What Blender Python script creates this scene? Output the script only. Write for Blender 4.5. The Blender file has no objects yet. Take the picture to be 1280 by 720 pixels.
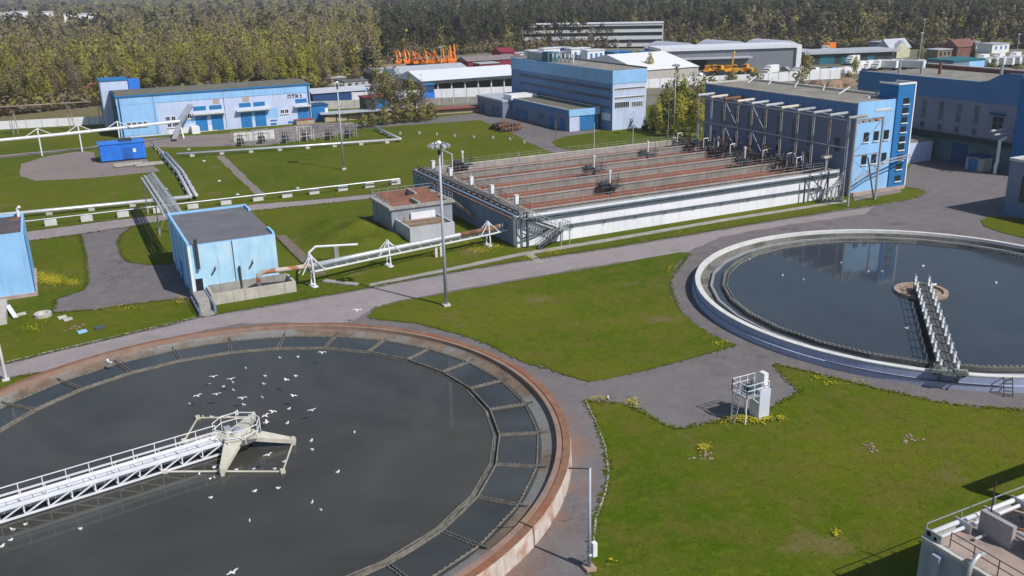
import bpy, math, random
import numpy as np
from math import sin, cos, pi, radians, hypot, atan2
from mathutils import Vector, Matrix

random.seed(7)
rng = np.random.default_rng(11)
SC = bpy.context.scene
COL = SC.collection

# ------------------------------------------------------------------ camera of the photograph (metres, site grid)
F, PITCH, ROLL, YAW, CAMH = 1141.44, 0.3225575, -0.0221684, 0.4615153, 36.0
_fw = np.array([0, cos(PITCH), -sin(PITCH)]); _u0 = np.array([0, sin(PITCH), cos(PITCH)]); _r0 = np.array([1., 0, 0])
_rt = _r0*cos(ROLL)+_u0*sin(ROLL); _up = -_r0*sin(ROLL)+_u0*cos(ROLL)
_Rz = np.array([[cos(YAW), sin(YAW), 0], [-sin(YAW), cos(YAW), 0], [0, 0, 1]])
RT, UP, FW = _Rz@_rt, _Rz@_up, _Rz@_fw

def G(u, v, z=0.0):
    """point of the site plane of height z seen at photo pixel u, v (survey of the ground plan)"""
    d = (u-640)/F*RT-(v-360)/F*UP+FW
    t = (CAMH-z)/-d[2]
    return (float(d[0]*t), float(d[1]*t))

cam = bpy.data.cameras.new('camera'); camo = bpy.data.objects.new('camera', cam); COL.objects.link(camo)
cam.sensor_width = 36; cam.lens = F/1280*36; cam.clip_start = 0.5; cam.clip_end = 20000
m = Matrix.Identity(4)
for i in range(3):
    m[i][0], m[i][1], m[i][2] = RT[i], UP[i], -FW[i]
m[2][3] = CAMH
camo.matrix_world = m
SC.camera = camo

# ------------------------------------------------------------------ light
SUN_EL = radians(47); SUN_DIR = Vector((.43*cos(SUN_EL), -.903*cos(SUN_EL), sin(SUN_EL))).normalized()
w = bpy.data.worlds.new('World'); SC.world = w; w.use_nodes = True
nt = w.node_tree; nt.nodes.clear()
sky = nt.nodes.new('ShaderNodeTexSky'); sky.sky_type = 'NISHITA'; sky.sun_disc = False
sky.sun_elevation = SUN_EL; sky.sun_rotation = atan2(SUN_DIR.x, SUN_DIR.y)
sky.air_density = 1.0; sky.dust_density = 0.6
bg = nt.nodes.new('ShaderNodeBackground'); bg.inputs['Strength'].default_value = 0.09
wo = nt.nodes.new('ShaderNodeOutputWorld')
nt.links.new(sky.outputs[0], bg.inputs[0]); nt.links.new(bg.outputs[0], wo.inputs[0])
sl = bpy.data.lights.new('sun', 'SUN'); sl.energy = 4.2; sl.angle = radians(0.53); sl.color = (1, .965, .92)
so = bpy.data.objects.new('sun', sl); COL.objects.link(so); so.location = (60, -60, 120)
so.rotation_euler = (-SUN_DIR).to_track_quat('-Z', 'Y').to_euler()
SC.view_settings.view_transform = 'Standard'; SC.view_settings.look = 'None'
SC.view_settings.exposure = 0.05; SC.view_settings.gamma = 1.0

# thin spring haze over the whole plain
def build_haze():
    hz = bpy.data.materials.new('thin_air_haze'); hz.use_nodes = True; t = hz.node_tree; t.nodes.clear()
    o_ = t.nodes.new('ShaderNodeOutputMaterial'); p_ = t.nodes.new('ShaderNodeVolumePrincipled')
    p_.inputs['Color'].default_value = (.86, .9, 1, 1); p_.inputs['Density'].default_value = HAZE; p_.inputs['Anisotropy'].default_value = .2
    t.links.new(p_.outputs[0], o_.inputs['Volume'])
    b_ = MB().box(-9100, 9100, -9100, 9100, -1.5, 70).build('haze', hz); b_['kind'] = 'stuff'; b_['label'] = 'thin pale haze in the air over the plain'; b_['category'] = 'haze'
HAZE = .00017

# ------------------------------------------------------------------ materials
MATS = {}
def mat(name, col, rough=.85, var=.18, scale=.6, fine=9., streak=0., col2=None, c2=(.5, .62), s2=.25, bump=0., bscale=8., metal=0., spec=.35):
    m = bpy.data.materials.new(name); m.use_nodes = True; t = m.node_tree; N = t.nodes; L = t.links
    b = N['Principled BSDF']; b.inputs['Roughness'].default_value = rough; b.inputs['Metallic'].default_value = metal
    b.inputs['Specular IOR Level'].default_value = spec
    geo = N.new('ShaderNodeNewGeometry')
    def noise(sc, det=4., vec=None, rgh=.6):
        n = N.new('ShaderNodeTexNoise'); n.inputs['Scale'].default_value = sc; n.inputs['Detail'].default_value = det; n.inputs['Roughness'].default_value = rgh
        L.new(vec or geo.outputs['Position'], n.inputs['Vector']); return n.outputs['Fac']
    def ramp(fac, a, b_, lo=.35, hi=.65):
        r = N.new('ShaderNodeMapRange'); r.inputs[1].default_value = lo; r.inputs[2].default_value = hi
        r.inputs[3].default_value = a; r.inputs[4].default_value = b_; L.new(fac, r.inputs[0]); return r.outputs[0]
    def mixc(fac, c1, c2_, mode='MIX'):
        x = N.new('ShaderNodeMix'); x.data_type = 'RGBA'; x.blend_type = mode
        if isinstance(fac, float): x.inputs[0].default_value = fac
        else: L.new(fac, x.inputs[0])
        for c, i in ((c1, 6), (c2_, 7)):
            if isinstance(c, tuple): x.inputs[i].default_value = (*c, 1)
            else: L.new(c, x.inputs[i])
        return x.outputs[2]
    m['h'] = 1
    dk = tuple(c*(1-var) for c in col); lt = tuple(min(1, c*(1+var*.7)) for c in col)
    c = mixc(ramp(noise(scale), 0., 1.), dk, lt)
    if col2: c = mixc(ramp(noise(s2, 5.), 0., 1., *c2), c, col2)
    if fine: c = mixc(ramp(noise(fine, 3.), 0., .35*min(1, var*3)), c, tuple(x*.55 for x in col))
    if streak:
        mp = N.new('ShaderNodeMapping'); mp.inputs['Scale'].default_value = (1.6, 1.6, .12); L.new(geo.outputs['Position'], mp.inputs[0])
        c = mixc(ramp(noise(1.2, 5., mp.outputs[0]), 0., streak, .5, .72), c, tuple(x*.42 for x in col))
    L.new(c, b.inputs['Base Color'])
    if bump:
        bp = N.new('ShaderNodeBump'); bp.inputs['Strength'].default_value = bump; bp.inputs['Distance'].default_value = .1
        L.new(noise(bscale, 5.), bp.inputs['Height']); L.new(bp.outputs[0], b.inputs['Normal'])
    del m['h']
    MATS[name] = m
    m['_t'] = 0; del m['_t']
    return m

def tools(m):
    return m.node_tree.nodes, m.node_tree.links, m.node_tree.nodes['Principled BSDF']

# ------------------------------------------------------------------ mesh building
ORG = {}
class MB:
    def __init__(s): s.v = []; s.f = []; s.mi = []
    def quad(s, a, b, c, d, m=0):
        n = len(s.v); s.v += [tuple(a), tuple(b), tuple(c), tuple(d)]; s.f.append((n, n+1, n+2, n+3)); s.mi.append(m); return s
    def poly(s, pts, m=0):
        n = len(s.v); s.v += [tuple(p) for p in pts]; s.f.append(tuple(range(n, n+len(pts)))); s.mi.append(m); return s
    def box(s, x0, x1, y0, y1, z0, z1, m=0):
        n = len(s.v)
        s.v += [(x0, y0, z0), (x1, y0, z0), (x1, y1, z0), (x0, y1, z0), (x0, y0, z1), (x1, y0, z1), (x1, y1, z1), (x0, y1, z1)]
        s.f += [(n+3, n+2, n+1, n), (n+4, n+5, n+6, n+7), (n, n+1, n+5, n+4), (n+1, n+2, n+6, n+5), (n+2, n+3, n+7, n+6), (n+3, n, n+4, n+7)]
        s.mi += [m]*6; return s
    def bar(s, p, q, w=.1, h=None, m=0):
        h = h or w; p = Vector(p); q = Vector(q); d = (q-p).normalized()
        u = Vector((0, 0, 1)) if abs(d.z) < .95 else Vector((0, 1, 0))
        sd = d.cross(u).normalized(); u = sd.cross(d).normalized(); sd *= w/2; u *= h/2
        n = len(s.v)
        for e in (p, q): s.v += [tuple(e-sd-u), tuple(e+sd-u), tuple(e+sd+u), tuple(e-sd+u)]
        s.f += [(n, n+3, n+2, n+1), (n+4, n+5, n+6, n+7)]+[(n+i, n+(i+1) % 4, n+4+(i+1) % 4, n+4+i) for i in range(4)]
        s.mi += [m]*6; return s
    def tube(s, pts, r, k=8, m=0, r2=None, caps=True):
        pts = [Vector(p) for p in pts]; n0 = len(s.v); prev = None
        for i, p in enumerate(pts):
            if i == 0: d = pts[1]-p
            elif i == len(pts)-1: d = p-pts[i-1]
            else: d = (pts[i+1]-p).normalized()+(p-pts[i-1]).normalized()
            d.normalize()
            if prev is None:
                u = Vector((0, 0, 1)) if abs(d.z) < .9 else Vector((1, 0, 0)); a = d.cross(u).normalized()
            else: a = (prev-d*prev.dot(d)).normalized()
            prev = a; b = d.cross(a)
            rr = r if r2 is None else r+(r2-r)*i/(len(pts)-1)
            for j in range(k):
                t = 2*pi*j/k; s.v.append(tuple(p+(a*cos(t)+b*sin(t))*rr))
        for i in range(len(pts)-1):
            for j in range(k):
                x = n0+i*k; s.f.append((x+j, x+(j+1) % k, x+k+(j+1) % k, x+k+j)); s.mi.append(m)
        if caps:
            s.f += [tuple(n0+j for j in reversed(range(k))), tuple(n0+(len(pts)-1)*k+j for j in range(k))]; s.mi += [m, m]
        return s
    def prism(s, poly, z0, z1, m=0, mside=None):
        if sum(poly[i][0]*poly[(i+1) % len(poly)][1]-poly[(i+1) % len(poly)][0]*poly[i][1] for i in range(len(poly))) < 0: poly = poly[::-1]
        k = len(poly); n = len(s.v); s.v += [(x, y, z0) for x, y in poly]+[(x, y, z1) for x, y in poly]
        s.f.append(tuple(n+k+i for i in range(k))); s.mi.append(m)
        s.f.append(tuple(n+i for i in reversed(range(k)))); s.mi.append(m)
        for i in range(k):
            j = (i+1) % k; s.f.append((n+i, n+j, n+k+j, n+k+i)); s.mi.append(m if mside is None else mside)
        return s
    def yprism(s, prof, y0, y1, m=0):   # profile in x,z swept along y
        k = len(prof); n = len(s.v); s.v += [(x, y0, z) for x, z in prof]+[(x, y1, z) for x, z in prof]
        s.f += [tuple(n+i for i in range(k)), tuple(n+k+i for i in reversed(range(k)))]; s.mi += [m, m]
        for i in range(k):
            j = (i+1) % k; s.f.append((n+j, n+i, n+k+i, n+k+j)); s.mi.append(m)
        return s
    def xprism(s, prof, x0, x1, m=0):   # profile in y,z swept along x
        k = len(prof); n = len(s.v); s.v += [(x0, y, z) for y, z in prof]+[(x1, y, z) for y, z in prof]
        s.f += [tuple(n+i for i in reversed(range(k))), tuple(n+k+i for i in range(k))]; s.mi += [m, m]
        for i in range(k):
            j = (i+1) % k; s.f.append((n+i, n+j, n+k+j, n+k+i)); s.mi.append(m)
        return s
    def lathe(s, c, prof, k=96, ms=None, a0=0., a1=2*pi, rot=0.):   # prof: (r, z) list, revolved around c
        n = len(s.v); full = abs(a1-a0-2*pi) < 1e-6; K = k if full else k+1
        for j in range(K):
            t = rot+a0+(a1-a0)*j/k
            s.v += [(c[0]+r*cos(t), c[1]+r*sin(t), z) for r, z in prof]
        p = len(prof)
        for j in range(k):
            for i in range(p-1):
                a = n+j*p+i; b = n+((j+1) % K)*p+i
                s.f.append((a, b, b+1, a+1)); s.mi.append(ms[i] if ms else 0)
        return s
    def ico(s, c, rx, ry, rz, m=0, k=8, l=5):
        n = len(s.v)
        for i in range(l+1):
            ph = pi*i/l
            for j in range(k):
                t = 2*pi*j/k; s.v.append((c[0]+rx*sin(ph)*cos(t), c[1]+ry*sin(ph)*sin(t), c[2]+rz*cos(ph)))
        for i in range(l):
            for j in range(k): s.f.append((n+i*k+j, n+i*k+(j+1) % k, n+(i+1)*k+(j+1) % k, n+(i+1)*k+j)); s.mi.append(m)
        return s
    def build(s, name, mats, parent=None, org=None, smooth=False):
        o = ORG[parent.name] if parent else (org or (0, 0, 0))
        me = bpy.data.meshes.new(name)
        me.from_pydata([(x-o[0], y-o[1], z-o[2]) for x, y, z in s.v], [], s.f)
        if not isinstance(mats, (list, tuple)): mats = [mats]
        for mm in mats: me.materials.append(mm)
        if len(mats) > 1: me.polygons.foreach_set('material_index', s.mi)
        if smooth: me.polygons.foreach_set('use_smooth', [True]*len(me.polygons))
        me.validate(); me.update()
        ob = bpy.data.objects.new(name, me); COL.objects.link(ob)
        if parent: ob.parent = parent
        else: ob.location = o
        ORG[ob.name] = o
        return ob

def tag(o, label, cat, group=None, kind=None):
    o['label'] = label; o['category'] = cat
    if group: o['group'] = group
    if kind: o['kind'] = kind
    return o
def thing(name, label, cat, loc=(0, 0, 0), group=None):
    o = bpy.data.objects.new(name, None); COL.objects.link(o); o.location = loc; o.empty_display_size = .5
    ORG[o.name] = tuple(loc)
    return tag(o, label, cat, group)
def struct(o): o['kind'] = 'structure'; return o
def dup(root, loc, rz=0., label=None, sc=1., group=None):
    r = root.copy(); COL.objects.link(r); r.location = loc; r.rotation_euler = (0, 0, rz)
    r.scale = (sc, sc, sc) if not isinstance(sc, tuple) else sc
    if label: r['label'] = label
    if group: r['group'] = group
    ORG[r.name] = tuple(loc)
    for ch in root.children:
        c = ch.copy(); COL.objects.link(c); c.parent = r
        for g in ch.children:
            d = g.copy(); COL.objects.link(d); d.parent = c
    return r
def place(root, loc, rz=0., sc=1.):
    root.location = loc; root.rotation_euler = (0, 0, rz); root.scale = (sc, sc, sc) if not isinstance(sc, tuple) else sc
    return root
ORDN = ['first', 'second', 'third', 'fourth', 'fifth', 'sixth', 'seventh', 'eighth', 'ninth', 'tenth', 'eleventh', 'twelfth', 'thirteenth', 'fourteenth', 'fifteenth', 'sixteenth', 'seventeenth', 'eighteenth', 'nineteenth', 'twentieth']
# ------------------------------------------------------------------ palette
concrete = mat('concrete', (.36, .34, .31), streak=.5, bump=.3)
concrete_dark = mat('dark_concrete', (.2, .19, .17), streak=.5, col2=(.09, .1, .08), bump=.4)
concrete_pale = mat('pale_concrete', (.55, .53, .48), streak=.35)
lilac = mat('lilac_plaster', (.54, .62, .83), var=.07, scale=.25, streak=.28)
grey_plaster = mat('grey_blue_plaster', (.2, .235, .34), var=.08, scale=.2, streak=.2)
tank_grey = mat('shade_tinted_concrete', (.19, .25, .345), var=.1, streak=.25)  # grey made bluer, so the shaded left wall's tint sits in the paint
white_wall = mat('white_limewash', (.80, .80, .84), var=.05, scale=.3, streak=.28)
white = mat('white_paint', (.8, .8, .8), rough=.5, var=.05)
offwhite = mat('dull_white_paint', (.62, .62, .6), rough=.6, var=.12)
light_blue = mat('light_blue_plaster', (.3, .55, .86), var=.07, scale=.3, streak=.26)
pale_blue = mat('worn_pale_blue_plaster', (.42, .67, .86), var=.07, scale=.5, col2=(.52, .71, .83), c2=(.45, .7), s2=.5, streak=.38)
deep_blue = mat('strong_blue_plaster', (.02, .17, .42), var=.06, streak=.1)  # own deep blue of the stair tower, doors and roof edges
door_blue = mat('blue_door_paint', (.02, .2, .5), rough=.5, var=.08)
bright_blue = mat('bright_blue_sheet_metal', (.03, .2, .72), rough=.45, var=.08)
navy = mat('navy_sheet', (.02, .07, .2), rough=.6, var=.1)
teal = mat('teal_sheet', (.02, .16, .2), rough=.6)
glass = mat('window_glass', (.02, .03, .04), rough=.08, var=.2, spec=.6)
glass_green = mat('dusty_green_glass', (.14, .2, .17), rough=.2, var=.4, scale=.7)
roof_grey = mat('grey_roofing_felt', (.15, .15, .165), var=.14, scale=.35, rough=.95)
roof_tan = mat('gravel_roof', (.27, .25, .21), var=.18, scale=.35, col2=(.17, .16, .14), c2=(.5, .7), rough=.95)
roof_olive = mat('mossy_roof', (.15, .145, .11), var=.15, scale=.4, rough=.95)
roof_white = mat('white_sheet_roof', (.72, .74, .78), rough=.5, var=.05)
steel_roof = mat('pale_steel_roof', (.45, .47, .52), rough=.5, var=.08)
red = mat('maroon_sheet', (.25, .03, .05), rough=.6)
red_brown = mat('red_brown_roof', (.28, .09, .07), rough=.8)
brick = mat('brown_wall', (.2, .09, .07), rough=.9)
rust = mat('rust', (.27, .13, .07), rough=.95, var=.35, scale=1.2, col2=(.16, .09, .06), s2=.8)
steel = mat('galvanised_steel', (.42, .44, .47), rough=.45, metal=.3, var=.15)
steel_dark = mat('dark_painted_steel', (.05, .06, .065), rough=.6, var=.3)
steel_blue = mat('blue_grey_pipe_paint', (.08, .105, .13), rough=.55, var=.2)
pipe_clad = mat('silver_pipe_cladding', (.62, .63, .66), rough=.38, metal=.4, var=.12, scale=1.5)
white_steel = mat('white_painted_steel', (.74, .75, .78), rough=.45, var=.08)
cream = mat('cream_painted_steel', (.62, .58, .48), rough=.6, var=.15, streak=.2)
black = mat('black_rubber', (.015, .015, .017), rough=.8)
orange = mat('orange_machine_paint', (.8, .22, .02), rough=.45, var=.12)
yellow = mat('yellow_machine_paint', (.75, .36, .02), rough=.5, var=.12)
wood = mat('weathered_wood', (.25, .18, .12), var=.3)
gull_white = mat('gull_feathers', (.82, .82, .82), var=.03)
gull_grey = mat('grey_wing_feathers', (.42, .44, .47), var=.05)
bark = mat('bark', (.14, .11, .085), var=.35, scale=1.5)
birch_bark = mat('birch_bark', (.5, .48, .44), var=.4, scale=1.2)
pine_bark = mat('pine_bark', (.2, .12, .08), var=.3)

def leaf(name, c1, c2, trans=.5):
    m = bpy.data.materials.new(name); m.use_nodes = True; N, L, b = tools(m)
    b.inputs['Roughness'].default_value = .8; b.inputs['Specular IOR Level'].default_value = .15
    g = N.new('ShaderNodeNewGeometry'); oi = N.new('ShaderNodeObjectInfo')
    n = N.new('ShaderNodeTexNoise'); n.inputs['Scale'].default_value = .14; n.inputs['Detail'].default_value = 3
    L.new(g.outputs['Position'], n.inputs['Vector'])
    ad = N.new('ShaderNodeMath'); ad.operation = 'MULTIPLY_ADD'; ad.inputs[1].default_value = .5; L.new(oi.outputs['Random'], ad.inputs[0]); L.new(n.outputs['Fac'], ad.inputs[2])
    r = N.new('ShaderNodeMapRange'); r.inputs[1].default_value = .42; r.inputs[2].default_value = 1.05; L.new(ad.outputs[0], r.inputs[0])
    x = N.new('ShaderNodeMix'); x.data_type = 'RGBA'; x.inputs[6].default_value = (*c1, 1); x.inputs[7].default_value = (*c2, 1); L.new(r.outputs[0], x.inputs[0])
    L.new(x.outputs[2], b.inputs['Base Color'])
    tr = N.new('ShaderNodeBsdfTranslucent'); L.new(x.outputs[2], tr.inputs['Color'])
    ms = N.new('ShaderNodeMixShader'); ms.inputs[0].default_value = trans
    L.new(b.outputs[0], ms.inputs[1]); L.new(tr.outputs[0], ms.inputs[2]); L.new(ms.outputs[0], N['Material Output'].inputs[0])
    MATS[name] = m; return m
leaf_birch = leaf('young_birch_leaves', (.33, .31, .085), (.44, .42, .1))
leaf_olive = leaf('olive_leaves', (.3, .26, .11), (.38, .34, .13))
leaf_brown = leaf('bare_brown_twigs', (.28, .225, .16), (.35, .285, .19))
leaf_pine = leaf('pine_needles', (.09, .088, .05), (.14, .13, .075))
leaf_spruce = leaf('dark_spruce_needles', (.04, .055, .035), (.065, .08, .045))
leaf_lime = leaf('fresh_lime_leaves', (.36, .38, .06), (.48, .45, .08))

def ground_mat(name, a, b_, c, dirt, s=(.035, .3, 5.), dirt_at=(.60, .70), rough=.95):
    m = bpy.data.materials.new(name); m.use_nodes = True; N, L, b = tools(m); b.inputs['Roughness'].default_value = rough; b.inputs['Specular IOR Level'].default_value = .03
    g = N.new('ShaderNodeNewGeometry')
    def nz(sc, det=5., off=0.):
        mp = N.new('ShaderNodeMapping'); mp.inputs['Location'].default_value = (off, off*.7, 0); L.new(g.outputs['Position'], mp.inputs[0])
        n = N.new('ShaderNodeTexNoise'); n.inputs['Scale'].default_value = sc; n.inputs['Detail'].default_value = det; n.inputs['Roughness'].default_value = .65; L.new(mp.outputs[0], n.inputs['Vector']); return n.outputs['Fac']
    def mr(f, lo, hi, a_=0., b2=1.):
        r = N.new('ShaderNodeMapRange'); r.inputs[1].default_value = lo; r.inputs[2].default_value = hi; r.inputs[3].default_value = a_; r.inputs[4].default_value = b2; L.new(f, r.inputs[0]); return r.outputs[0]
    def mx(f, p, q):
        x = N.new('ShaderNodeMix'); x.data_type = 'RGBA'; L.new(f, x.inputs[0])
        for c_, i in ((p, 6), (q, 7)):
            if isinstance(c_, tuple): x.inputs[i].default_value = (*c_, 1)
            else: L.new(c_, x.inputs[i])
        return x.outputs[2]
    col = mx(mr(nz(s[0]), .38, .62), a, b_)
    col = mx(mr(nz(s[1], 6., 31.), .42, .68, 0., .75), col, c)
    col = mx(mr(nz(s[1]*4.2, 7., 51.), .5, .72, 0., .55), col, tuple(v*1.35 for v in b_))
    col = mx(mr(nz(s[1]*2.6, 7., 91.), .54, .7, 0., .5), col, tuple(v*.6 for v in a))
    col = mx(mr(nz(s[0]*3.3, 7., 77.), *dirt_at, 0., .85), col, dirt)
    col = mx(mr(nz(s[2], 4., 13.), .35, .7, 0., .38), col, tuple(v*.45 for v in a))
    L.new(col, b.inputs['Base Color'])
    bp = N.new('ShaderNodeBump'); bp.inputs['Strength'].default_value = .5; bp.inputs['Distance'].default_value = .15; L.new(nz(s[2]*.7, 6.), bp.inputs['Height']); L.new(bp.outputs[0], b.inputs['Normal'])
    MATS[name] = m; return m
grass = ground_mat('mown_grass', (.068, .112, .005), (.122, .142, .011), (.15, .12, .03), (.195, .145, .075))
forest_soil = ground_mat('forest_floor', (.17, .145, .07), (.2, .165, .09), (.15, .15, .05), (.22, .18, .12), s=(.02, .15, 2.), dirt_at=(.5, .6))
asphalt = ground_mat('worn_asphalt', (.2, .18, .18), (.165, .15, .152), (.24, .215, .21), (.115, .105, .104), s=(.06, .5, 14.), dirt_at=(.6, .72), rough=.9)
road_strip = ground_mat('pale_worn_road', (.34, .298, .296), (.29, .255, .256), (.38, .33, .32), (.2, .18, .178), s=(.05, .35, 14.), dirt_at=(.6, .75), rough=.9)
gravel = ground_mat('pink_gravel', (.27, .225, .21), (.23, .2, .195), (.3, .25, .225), (.19, .165, .155), s=(.08, .6, 12.))
yard = ground_mat('dusty_yard', (.26, .24, .2), (.2, .19, .16), (.15, .15, .07), (.12, .13, .05), s=(.03, .2, 6.), dirt_at=(.52, .6))

# rust washed off the rim onto the asphalt round the left tank
N, L, b = tools(asphalt)
g = N.new('ShaderNodeNewGeometry'); sb = N.new('ShaderNodeVectorMath'); sb.operation = 'SUBTRACT'; sb.inputs[1].default_value = (8.85, 69.2, 0.01)
ln = N.new('ShaderNodeVectorMath'); ln.operation = 'LENGTH'; L.new(g.outputs['Position'], sb.inputs[0]); L.new(sb.outputs[0], ln.inputs[0])
r1 = N.new('ShaderNodeMapRange'); r1.inputs[1].default_value = 27.3; r1.inputs[2].default_value = 29.6; r1.inputs[3].default_value = .5; r1.inputs[4].default_value = 0; L.new(ln.outputs['Value'], r1.inputs[0])
nn = N.new('ShaderNodeTexNoise'); nn.inputs['Scale'].default_value = .22; nn.inputs['Detail'].default_value = 4; L.new(g.outputs['Position'], nn.inputs['Vector'])
r2 = N.new('ShaderNodeMapRange'); r2.inputs[1].default_value = .4; r2.inputs[2].default_value = .6; L.new(nn.outputs['Fac'], r2.inputs[0])
mu = N.new('ShaderNodeMath'); mu.operation = 'MULTIPLY'; L.new(r1.outputs[0], mu.inputs[0]); L.new(r2.outputs[0], mu.inputs[1])
x = N.new('ShaderNodeMix'); x.data_type = 'RGBA'; x.inputs[7].default_value = (.33, .14, .06, 1)
src = b.inputs['Base Color'].links[0].from_socket; L.new(src, x.inputs[6]); L.new(mu.outputs[0], x.inputs[0]); L.new(x.outputs[2], b.inputs['Base Color'])

# hairline cracks and tar seams in the asphalt
vo = N.new('ShaderNodeTexVoronoi'); vo.feature = 'DISTANCE_TO_EDGE'; vo.inputs['Scale'].default_value = .16
wn = N.new('ShaderNodeTexNoise'); wn.inputs['Scale'].default_value = .5; wn.inputs['Detail'].default_value = 6; L.new(g.outputs['Position'], wn.inputs['Vector'])
wa = N.new('ShaderNodeMix'); wa.data_type = 'VECTOR'; wa.inputs[0].default_value = .35
sc_ = N.new('ShaderNodeVectorMath'); sc_.operation = 'SCALE'; sc_.inputs['Scale'].default_value = 6.; L.new(wn.outputs['Color'], sc_.inputs[0])
av = N.new('ShaderNodeVectorMath'); av.operation = 'ADD'; L.new(g.outputs['Position'], av.inputs[0]); L.new(sc_.outputs[0], av.inputs[1]); L.new(av.outputs[0], vo.inputs['Vector'])
cr1 = N.new('ShaderNodeMapRange'); cr1.inputs[1].default_value = .004; cr1.inputs[2].default_value = .016; cr1.inputs[3].default_value = .5; cr1.inputs[4].default_value = 0; L.new(vo.outputs['Distance'], cr1.inputs[0])
cn = N.new('ShaderNodeTexNoise'); cn.inputs['Scale'].default_value = .06; L.new(g.outputs['Position'], cn.inputs['Vector'])
cr2 = N.new('ShaderNodeMapRange'); cr2.inputs[1].default_value = .48; cr2.inputs[2].default_value = .6; L.new(cn.outputs['Fac'], cr2.inputs[0])
cm_ = N.new('ShaderNodeMath'); cm_.operation = 'MULTIPLY'; L.new(cr1.outputs[0], cm_.inputs[0]); L.new(cr2.outputs[0], cm_.inputs[1])
x = N.new('ShaderNodeMix'); x.data_type = 'RGBA'; x.inputs[7].default_value = (.07, .065, .062, 1)
src = b.inputs['Base Color'].links[0].from_socket; L.new(src, x.inputs[6]); L.new(cm_.outputs[0], x.inputs[0]); L.new(x.outputs[2], b.inputs['Base Color'])

def water_mat(name, col, rough=.06, bump=.05, sc=.5, var=(.5, 1.3)):
    m = bpy.data.materials.new(name); m.use_nodes = True; N, L, b = tools(m)
    b.inputs['Roughness'].default_value = rough; b.inputs['IOR'].default_value = 1.33; b.inputs['Specular IOR Level'].default_value = .5
    g = N.new('ShaderNodeNewGeometry'); n = N.new('ShaderNodeTexNoise'); n.inputs['Scale'].default_value = .055; n.inputs['Detail'].default_value = 8; n.inputs['Roughness'].default_value = .62; n.inputs['Distortion'].default_value = 1.6; L.new(g.outputs['Position'], n.inputs['Vector'])
    r = N.new('ShaderNodeMapRange'); r.inputs[1].default_value = .35; r.inputs[2].default_value = .65; L.new(n.outputs['Fac'], r.inputs[0])
    x = N.new('ShaderNodeMix'); x.data_type = 'RGBA'; x.inputs[6].default_value = (*[c*var[0] for c in col], 1); x.inputs[7].default_value = (*[c*var[1] for c in col], 1); L.new(r.outputs[0], x.inputs[0]); L.new(x.outputs[2], b.inputs['Base Color'])
    n2 = N.new('ShaderNodeTexNoise'); n2.inputs['Scale'].default_value = sc; n2.inputs['Detail'].default_value = 3; L.new(g.outputs['Position'], n2.inputs['Vector'])
    bp = N.new('ShaderNodeBump'); bp.inputs['Strength'].default_value = bump; bp.inputs['Distance'].default_value = .05; L.new(n2.outputs['Fac'], bp.inputs['Height']); L.new(bp.outputs[0], b.inputs['Normal'])
    MATS[name] = m; return m
water_l = water_mat('murky_water', (.058, .057, .05), var=(.8, 1.2), bump=.1)
water_r = water_mat('clear_dark_water', (.045, .053, .064), var=(.88, 1.12))
sludge = water_mat('rust_red_sludge', (.25, .09, .05), rough=.5, bump=.3, sc=2., var=(.75, 1.15))
rim_rust = mat('rusty_concrete_rim', (.27, .145, .09), var=.25, scale=.8, col2=(.27, .1, .05), c2=(.45, .62), s2=.35, streak=.5, bump=.2)
rim_pink = mat('pinkish_concrete_rim', (.3, .2, .155), var=.2, scale=.8, col2=(.3, .17, .11), c2=(.5, .65), s2=.4)
algae = mat('wet_algae_concrete', (.1, .11, .1), var=.4, scale=.8, col2=(.24, .24, .23), c2=(.5, .64), s2=.5, rough=.7)
weir = mat('scaly_weir_plate', (.22, .2, .165), var=.35, scale=2.)
# ------------------------------------------------------------------ ground, roads, lawns
def gp(*px): return [G(u, v) for u, v in px]
def rough_edge(poly, step=1.6, amp=.12):
    out = []
    for i, p in enumerate(poly):
        q = poly[(i+1) % len(poly)]; d = hypot(q[0]-p[0], q[1]-p[1]); n = max(1, min(60, int(d/step)))
        for k in range(n):
            t = k/n; j = amp if k else amp*.3
            out.append((p[0]+(q[0]-p[0])*t+random.uniform(-j, j), p[1]+(q[1]-p[1])*t+random.uniform(-j, j)))
    return out
def sheet(name, poly, z, m, amp=.12):
    return struct(MB().poly([(x, y, z) for x, y in rough_edge(poly, amp=amp)]).build(name, m))
gsz = 9000
struct(MB().quad((-gsz, -gsz, 0), (gsz, -gsz, 0), (gsz, gsz, 0), (-gsz, gsz, 0)).build('ground', grass))
sheet('forest_floor', [(-900, 300), (-20, 298), (60, 295), (100, 300), (150, 420), (260, 470), (330, 430), (420, 300), (520, 220), (900, 60), (4500, 600), (3500, 5200), (-1500, 5200)], .004, forest_soil, 3)
main = [(-110, 487), (0, 456), (60, 441), (150, 420), (250, 396), (340, 381), (420, 367), (500, 352), (560, 341), (650, 326), (740, 313), (850, 295), (950, 278), (1040, 264), (1100, 256), (1145, 248), (1157, 241), (1150, 236), (1126, 234), (1140, 203), (1168, 199), (1262, 213), (1420, 235), (1500, 300), (1500, 520), (1280, 513), (1200, 507), (1150, 498), (1060, 477), (1000, 462), (968, 455), (985, 476), (1001, 490), (960, 511), (900, 526), (850, 536), (830, 531), (800, 513), (780, 505), (732, 501), (746, 530), (757, 560), (761, 592), (757, 615), (745, 648), (740, 690), (738, 730), (735, 900), (520, 700), (300, 560), (215, 424), (165, 434), (130, 447), (70, 463), (0, 475), (-110, 507)]
sheet('main_road', gp(*main), .008, asphalt)
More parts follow.
